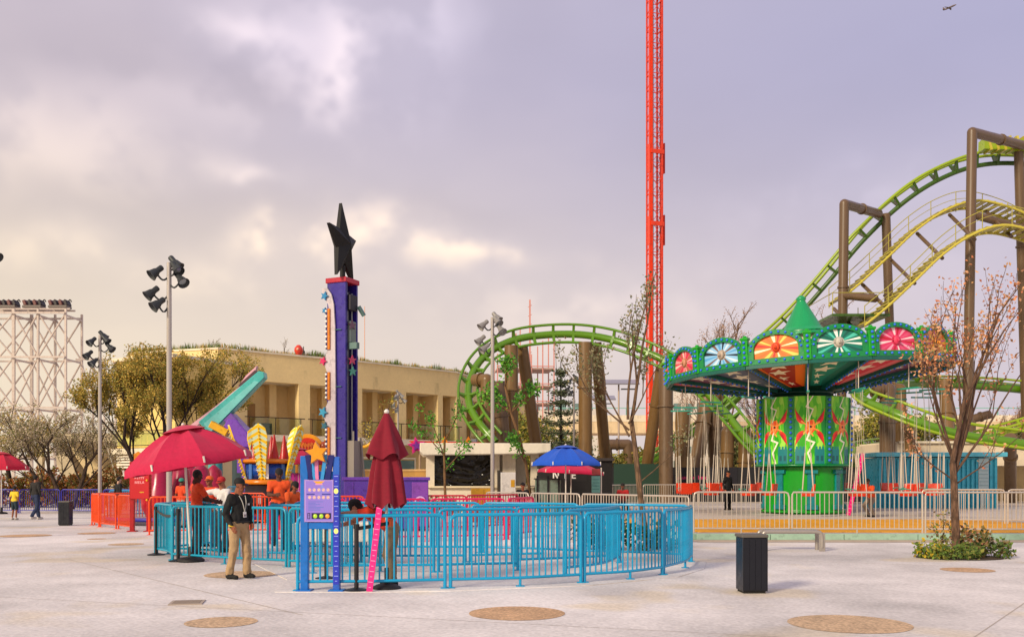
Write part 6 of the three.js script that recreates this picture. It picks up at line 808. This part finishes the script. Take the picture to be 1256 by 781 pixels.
function pd(p, x, y, z) { const ex = x - p.a[0], ey = y - p.a[1], ez = (z - p.a[2]) / p.zs, dx = p.d[0], dy = p.d[1], dz = p.d[2] / p.zs, q = dx * dx + dy * dy + dz * dz, h = q > 1e-9 ? Math.min(1, Math.max(0, (ex * dx + ey * dy + ez * dz) / q)) : 0; return Math.hypot(ex - dx * h, ey - dy * h, ez - dz * h) * Math.min(1, p.zs) - (p.r0 + (p.r1 - p.r0) * h) * Math.min(1, p.zs); }
function meshField(prims, cs, k, fold = 0, seed = 0) {
  const mn = [9, 9, 9], mx = [-9, -9, -9]; for (const p of prims) for (let i = 0; i < 3; i++) { const r = Math.max(p.r0, p.r1) * (i === 2 ? Math.max(1, p.zs) : 1) + cs * 2.5; for (const v of [p.a[i], p.a[i] + p.d[i]]) { mn[i] = Math.min(mn[i], v - r); mx[i] = Math.max(mx[i], v + r); } }
  const fn = (x, y, z) => { let d = 9; for (const p of prims) { const e = pd(p, x, y, z); if (e > d + k) continue; if (e < d - k) { d = e; continue; } const h = .5 + .5 * (d - e) / k; d = d + (e - d) * h - k * h * (1 - h); } return fold && d < .05 ? d + fold * (fbm(x * 14 + seed, y * 9, z * 14, 2) - .5) : d; };
  const { pos, idx } = surfaceNets(fn, mn, mx, cs), col = [], nor = [];
  for (let i = 0; i < pos.length; i += 3) { let best = 9, c = prims[0].c; for (const p of prims) { const e = pd(p, pos[i], pos[i + 1], pos[i + 2]); if (e < best) { best = e; c = p.c; } } const cc = typeof c === 'function' ? c(pos[i], pos[i + 1], pos[i + 2]) : c; col.push(cc.r, cc.g, cc.b); const e = cs * .6, x = pos[i], y = pos[i + 1], z = pos[i + 2]; let a = fn(x + e, y, z) - fn(x - e, y, z), b = fn(x, y + e, z) - fn(x, y - e, z), g = fn(x, y, z + e) - fn(x, y, z - e); const l = Math.hypot(a, b, g) || 1; nor.push(a / l, b / l, g / l); }
  const g = new THREE.BufferGeometry(); g.setAttribute('position', new THREE.Float32BufferAttribute(pos, 3)); g.setAttribute('normal', new THREE.Float32BufferAttribute(nor, 3)); g.setAttribute('color', new THREE.Float32BufferAttribute(col, 3)); g.setIndex(idx); return g;
}
const bodyM = new THREE.MeshStandardMaterial({ vertexColors: true, roughness: .82, side: THREE.DoubleSide });
const lin = (hex) => new THREE.Color(hex);
const mul3 = (p, s) => [p[0] * s, p[1] * s, p[2] * s];
// o: x, d, yaw (0 faces the camera), h, colours, pose = joint overrides for a 1.75 m figure facing +z (its left is +x)
function person(label, o) {
  const t = thing('person', label, 'person', [o.x, o.y || 0, -o.d], o.yaw || 0), s = (o.h || 1.72) / 1.75, cs = o.cs || .021;
  const J = { pel: [0, .97, 0], chest: [0, 1.27, 0], neck: [0, 1.47, .0], head: [0, 1.62, .02], shL: [.185, 1.41, 0], shR: [-.185, 1.41, 0], elL: [.245, 1.13, -.03], elR: [-.245, 1.13, -.03], wrL: [.25, .9, .06], wrR: [-.25, .9, .06], hiL: [.09, .93, 0], hiR: [-.09, .93, 0], knL: [.105, .5, .03], knR: [-.105, .5, .03], anL: [.115, .09, -.02], anR: [-.115, .09, -.02], ...(o.pose || {}) };
  const skin = lin(o.skin || 0x9a6448), sh = lin(o.shirt), pa = lin(o.pants || 0x2a2c38), bo = lin(o.shoes || 0x1a1614), slv = o.long ? sh : skin, w = o.bulk || 1, P = [], A = (a, b, r0, r1, c, zs) => P.push(prim(a, b, r0, r1, c, zs));
  const mix = (a, b, f) => a.map((v, i) => v + (b[i] - v) * f), off = (a, dx, dy, dz) => [a[0] + dx, a[1] + dy, a[2] + dz];
  A(mix(J.hiL, J.pel, .2), mix(J.hiR, J.pel, .2), .108 * w, .108 * w, pa, .95); A(J.pel, J.chest, .125 * w, .135 * w, sh, .82); A(off(mix(J.pel, J.chest, .2), .06, 0, 0), off(mix(J.pel, J.chest, .2), -.06, 0, 0), .118 * w, .118 * w, sh, .86); A(mix(J.shL, J.chest, .35), mix(J.shR, J.chest, .35), .105 * w, .105 * w, sh, .9); A(J.shL, J.shR, .06 * w, .06 * w, sh); A(mix(J.chest, J.neck, .7), mix(J.neck, J.head, .55), .06, .05, skin);
  for (const S of ['L', 'R']) {
    const m = mix(J['sh' + S], J['el' + S], .62); A(J['sh' + S], m, .068 * w, .056 * w, sh); A(m, J['el' + S], .05 * (o.long ? w * 1.08 : .9), .044 * (o.long ? w * 1.1 : .95), slv); A(J['el' + S], J['wr' + S], .045 * (o.long ? w * 1.1 : .95), .032 * (o.long ? 1.2 : .95), slv);
    const kn = J['kn' + S], an = J['an' + S]; if (o.shorts) { A(J['hi' + S], mix(J['hi' + S], kn, .8), .098, .085, pa); A(mix(J['hi' + S], kn, .75), kn, .06, .05, skin); A(kn, an, .052, .036, skin); } else { A(J['hi' + S], kn, .1 * w, .075, pa); A(kn, off(an, 0, .04, 0), .073, .066, pa); }
    const f = (o.foot || {})[S] || [0, 0, 1], ax = [an[0], Math.max(an[1] - .04, .045), an[2]]; A(off(ax, -f[0] * .04, 0, -f[2] * .04), off(ax, f[0] * .17, -.005 + f[1] * .1, f[2] * .17), .046, .036, bo); A(an, ax, .045, .048, bo);
  }
  const gs = [meshField(P, cs / s, .022, o.long || o.fold ? .04 : .024, o.x)];
  // hands: palm, four fingers, thumb, slightly curled
  for (const S of ['L', 'R']) { const el = V(...J['el' + S]), wr = V(...J['wr' + S]), d = (o.hand && o.hand[S] ? V(...o.hand[S]) : wr.clone().sub(el)).normalize(), sx = S === 'L' ? 1 : -1; let n = V(-sx, 0, .15).addScaledVector(d, -V(-sx, 0, .15).dot(d)).normalize(), u = d.clone().cross(n).normalize(); const K = (a, b, c) => wr.clone().addScaledVector(d, a).addScaledVector(u, b).addScaledVector(n, c).toArray(), H = []; H.push(prim(K(.0, 0, 0), K(.03, 0, 0), .026, .028, skin), prim(K(.03, -.022, 0), K(.08, -.026, .004), .016, .014, skin), prim(K(.03, .0, 0), K(.085, .0, .004), .016, .015, skin), prim(K(.03, .022, 0), K(.08, .026, .004), .016, .014, skin)); [[-.031, .062], [-.011, .075], [.011, .07], [.031, .054]].forEach(([b, l]) => { H.push(prim(K(.08, b, .003), K(.08 + l * .55, b * 1.05, .014), .0095, .009, skin), prim(K(.08 + l * .55, b * 1.05, .014), K(.08 + l * .9, b, .036), .009, .0078, skin)); }); const ts = o.thumb === 0 ? 1 : (u.z > 0 ? 1 : -1); H.push(prim(K(.025, ts * .025, .004), K(.06, ts * .05, .016), .012, .0105, skin), prim(K(.06, ts * .05, .016), K(.09, ts * .052, .03), .0105, .0085, skin)); gs.push(meshField(H, (o.hcs || .0085), .006)); }
  // head in its own frame
  const hr = new THREE.Euler(...(o.headTurn || [0, 0, 0]), 'YXZ'), hair = lin(o.hair || 0x17110e), dark = lin(0x1a0f0c), lip = skin.clone().multiply(lin(0xd08a80)), skull = (x, y, z) => (y > .045 - z * .35 || (z < -.015 && y > -.075)) && !o.bald ? hair : Math.abs(Math.abs(x) - .031) < .013 && Math.abs(y - .004) < .006 && z > .05 ? dark : Math.abs(Math.abs(x) - .031) < .017 && Math.abs(y - .024) < .004 && z > .05 ? hair : Math.abs(x) < .021 && Math.abs(y + .058) < .005 && z > .05 ? lip : skin;
  const Hd = [prim([0, .035, -.012], [0, .02, .008], .083, .08, skull), prim([0, -.02, .02], [0, -.07, .045], .066, .042, skull), prim([0, .01, .083], [0, -.022, .1], .009, .014, skull), prim([.076, .01, -.005], [.078, -.025, 0], .014, .01, skin), prim([-.076, .01, -.005], [-.078, -.025, 0], .014, .01, skin), prim([0, -.06, -.02], [0, -.13, -.035], .05, .054, skin), prim([-.03, .03, .07], [.03, .03, .07], .012, .012, skull), prim([.035, -.03, .055], [.035, -.035, .05], .022, .022, skull), prim([-.035, -.03, .055], [-.035, -.035, .05], .022, .022, skull)];
  if (!o.bald && !o.cap) Hd.push(prim([0, .05, -.025], [0, .03, -.03], .088, .085, hair)); if (o.longHair) Hd.push(prim([0, .02, -.06], o.longHair, .075, .045, hair), prim([.055, .0, -.02], [.05, -.12, -.03], .035, .03, hair), prim([-.055, 0, -.02], [-.05, -.12, -.03], .035, .03, hair));
  const hg = meshField(Hd, o.headCs || .009, .018); const hm = new THREE.Matrix4().makeRotationFromEuler(hr).setPosition(...J.head); hg.applyMatrix4(hm); gs.push(hg);
  const g = mergeGeometries(gs); g.setAttribute('uv', new THREE.BufferAttribute(new Float32Array(g.attributes.position.count * 2), 2)); g.scale(s, s, s); const body = put('body', g, bodyM, t); body.userData.colours = undefined;
  if (o.cap) { const cm = M(o.cap, .8), c = nb().lathe([[.093, .03], [.096, .06], [.086, .1], [.058, .127], [.02, .138], [0, .139]], 20, MT(-.1, 0, 0, 0, -.005, -.01)).mesh('cap', cm, t); const br = nb().ext(Array.from({ length: 13 }, (_, i) => { const a = i / 12 * Math.PI; return [Math.cos(a) * .08, Math.sin(a) * .09]; }), .008, MT(Math.PI / 2 + .12, 0, 0, 0, .04, .065)).mesh('brim', cm, c); c.applyMatrix4(hm); c.position.multiplyScalar(s); c.scale.multiplyScalar(s); }
  t.userData.joints = undefined; return Object.assign(t, { J, s });
}
{ // the guard in the foreground, turned to the right
  const t = person('guard in black jacket, khaki trousers and black cap standing by the blue fence', { x: gx(293, 15.25), d: 15.25, yaw: .95, h: 1.64, skin: 0x8a5238, shirt: 0x060608, pants: 0xa98c66, shoes: 0x100e0e, long: 1, bulk: 1.04, cap: 0x0c0c0f, cs: .0125, hcs: .0045, headCs: .0045, headTurn: [.08, .35, 0], fold: 1, pose: { shL: [.168, 1.405, 0], shR: [-.168, 1.405, 0], elR: [-.255, 1.13, -.05], wrR: [-.24, .92, .1], elL: [.26, 1.14, -.06], wrL: [.2, .95, .08], knL: [.1, .5, .07], anL: [.1, .09, .09], knR: [-.12, .5, .0], anR: [-.15, .09, -.06] } });
  const s = t.s; nb().box(.06, .09, .004, .0, 1.115 * s, .142, -.05).mesh('badge', M(0xe9e6e2, .4), t); nb().box(.05, .035, .003, .0, 1.1 * s, .1455, -.05).mesh('badge_photo', M(0x9a8a88, .5), t); nb().tube([V(-.06, 1.44 * s, .075), V(-.035, 1.32 * s, .13), V(0, 1.16 * s, .142)], .007, 10, 5).tube([V(.06, 1.44 * s, .075), V(.035, 1.32 * s, .13), V(0, 1.16 * s, .142)], .007, 10, 5).mesh('lanyard', M(0xb9b6ac, .6), t); nb().box(.05, .03, .004, .09, 1.29 * s, .125, -.05, .3).mesh('chest_label', M(0xc9c6c0, .5), t);
  nb().add(new THREE.TorusGeometry(.036, .011, 8, 18).rotateX(Math.PI / 2), MT(.4, 0, 0, -.242 * s, .93 * s, .095)).mesh('bracelet', M(0xd8b41c, .5), t); nb().box(.34, .035, .26, 0, .985 * s, 0, 0, 0, 0, .01).mesh('belt', M(0x1a1512, .6), t); t.children.at(-1).scale.set(.8, 1, .86); nb().cyl(V(0, .0, 0), V(0, .004, 0), .016).mesh('cap_badge', M(0xb8762a, .4), t); t.children.at(-1).position.set(0, 0, 0); t.remove(t.children.at(-1));
}
// worker bent over the fence by the closed parasol
person('person with dark hair bending over the blue fence in orange red top and khaki trousers', { x: gx(480, 14.1), d: 14.1, y: .01, yaw: -1.45, h: 1.68, skin: 0xb07a5c, shirt: 0xc8341a, pants: 0x86745a, shoes: 0x1a1614, cs: .012, hcs: .0045, headCs: .005, hair: 0x14100e, longHair: [0, -.1, -.03], headTurn: [.95, .1, .1], pose: { pel: [0, .93, 0], chest: [0, 1.13, .27], neck: [0, 1.2, .42], head: [0, 1.235, .56], shL: [.17, 1.17, .38], shR: [-.17, 1.17, .38], elL: [.22, 1.16, .56], elR: [-.2, 1.0, .6], wrL: [.2, 1.14, .8], wrR: [-.14, .95, .8], hiL: [.09, .9, 0], hiR: [-.09, .9, -.02], knL: [.1, .5, .06], knR: [-.1, .5, .0] } });
// workers in orange behind the blue fence
const OR = 0xd8451a;
person('worker in orange shirt seen from behind leaning on the teal fence', { x: gx(241, 19.6), d: 19.6, y: 0, yaw: 2.2, h: 1.8, skin: 0x4a2c20, shirt: OR, pants: 0x24242c, pose: { elL: [.22, 1.15, .16], wrL: [.14, 1.1, .4], elR: [-.22, 1.15, .16], wrR: [-.12, 1.1, .4] }, cs: .017, headTurn: [.2, .1, 0] });
person('worker in white shirt and red cap with arm stretched out', { x: gx(272, 20.6), d: 20.6, y: 0, yaw: -.5, h: 1.66, skin: 0xa0664a, shirt: 0xd9d6d4, pants: 0x3a3c42, cap: 0xb01c20, long: 1, cs: .017, headTurn: [.3, .1, 0], pose: { elR: [-.42, 1.36, .1], wrR: [-.64, 1.38, .2], elL: [.24, 1.15, .1], wrL: [.1, 1.02, .26] } });
person('worker in orange with orange cap standing behind the white shirted worker', { x: gx(257, 22.2), d: 22.2, y: 0, yaw: -.3, h: 1.68, skin: 0x8a5238, shirt: OR, pants: 0x2a2a30, cap: 0xd85a1c });
person('tall worker in orange looking down beside the crown ride', { x: gx(342, 22.5), d: 22.5, y: 0, yaw: .3, h: 1.86, skin: 0x5a3626, shirt: 0xe05018, pants: 0x2a2a30, headTurn: [.35, .1, 0], pose: { elR: [-.23, 1.15, .1], wrR: [-.1, 1.16, .28] } });
person('worker with long dark hair in orange leaning over beside the rules sign', { x: gx(354, 21.2), d: 21.2, y: 0, yaw: .9, h: 1.6, skin: 0x8a5238, shirt: 0xe25a1c, pants: 0x2a2a30, longHair: [0, -.17, -.07], headTurn: [.5, 0, 0], pose: { chest: [0, 1.25, .12], neck: [0, 1.44, .18], head: [0, 1.57, .24], shL: [.17, 1.38, .15], shR: [-.17, 1.38, .15], elL: [.22, 1.14, .26], wrL: [.14, 1.02, .45], elR: [-.22, 1.14, .26], wrR: [-.14, 1.02, .45] } });
person('worker in orange among the red tub cars', { x: gx(222, 30.5), d: 30.5, yaw: 2.6, h: 1.62, skin: 0x6a4030, shirt: OR, pants: 0x9a948c, cap: 0x2a8f7a });
// strollers on the left
person('adult in dark jacket and blue jeans strolling away beside the navy fence', { x: gx(43, 36.3), d: 36.3, yaw: 2.7, h: 1.72, shirt: 0x1d1a18, pants: 0x1f2c4a, long: 1, bulk: 1.1, shoes: 0xc9c2b8, pose: { knL: [.1, .5, .16], anL: [.11, .09, .22], knR: [-.1, .5, .0], anR: [-.11, .12, -.24] } });
person('child in yellow top and dark shorts walking beside the adult', { x: gx(17, 36.2), d: 36.2, yaw: 2.9, h: 1.3, skin: 0x8a5238, shirt: 0xe0c02a, pants: 0x1c3038, shorts: 1, shoes: 0xb9b0a6, headTurn: [0, .2, 0] });
person('person with black top seen from behind beyond the orange fence', { x: gx(145, 37.5), d: 37.5, yaw: 2.4, h: 1.66, shirt: 0x0f0e10, pants: 0x1a1a20, long: 1, skin: 0xc09a84 });
// people round the kiosk and the swing ride
const sit = { pel: [0, .52, 0], chest: [0, .84, .02], neck: [0, 1.04, .02], head: [0, 1.19, .05], shL: [.185, .98, 0], shR: [-.185, .98, 0], elL: [.24, .72, .06], elR: [-.24, .72, .06], wrL: [.12, .66, .28], wrR: [-.12, .66, .28], hiL: [.09, .5, .02], hiR: [-.09, .5, .02], knL: [.12, .5, .44], knR: [-.12, .5, .44], anL: [.12, .09, .44], anR: [-.12, .09, .44] };
{ const mk = (px, d, y) => { const t = thing('stool', px < 700 ? 'dark box stool under the person by the kiosk' : 'dark box stool under the person in red', 'stool', [gx(px, d), 0, -d + .05]); nb().box(.42, .05, .4, 0, .415 + y, 0, 0, 0, 0, .01).mesh('seat', M(0x2a2622, .7), t); for (const [x, z] of [[-.17, -.16], [.17, -.16], [-.17, .16], [.17, .16]]) nb().box(.04, .39 + y, .04, x, (.39 + y) / 2, z).mesh('leg', M(0x2a2622, .7), t); };
  mk(641, 36, .12); mk(764, 38, .12); }
person('person in black top sitting by the kiosk door', { x: gx(641, 36), d: 36, y: .12, yaw: .2, h: 1.75, shirt: 0x121014, pants: 0x1a1a20, long: 1, skin: 0x9a5a40, pose: sit });
person('person in red top sitting beside the menu board', { x: gx(764, 38), d: 38, y: .12, yaw: -.3, h: 1.7, shirt: 0xb01c1c, pants: 0x22222a, skin: 0x6a4030, pose: sit });
person('person dressed in black standing among the empty swings', { x: gx(893, 43.5), d: 43.5, y: .12, yaw: .6, h: 1.84, shirt: 0x0e0e12, pants: 0x101014, long: 1, skin: 0xa05a3c });
person('worker in orange vest stooping beside the swing drum', { x: gx(1068, 35.8), d: 35.8, y: .12, yaw: -1.0, h: 1.7, shirt: 0xe0501c, pants: 0x86786a, skin: 0x6a4030, headTurn: [.2, 0, 0], pose: { pel: [0, .78, -.1], chest: [0, 1.05, .06], neck: [0, 1.24, .12], head: [0, 1.38, .18], shL: [.18, 1.18, .08], shR: [-.18, 1.18, .08], elR: [-.24, 1.3, .3], wrR: [-.16, 1.52, .46], elL: [.24, .96, .22], wrL: [.14, .98, .46], hiL: [.09, .76, -.1], hiR: [-.09, .76, -.1], knL: [.14, .46, .2], knR: [-.14, .46, .2], anL: [.12, .09, -.04], anR: [-.12, .09, -.04] } });
renderer.render(scene, camera);
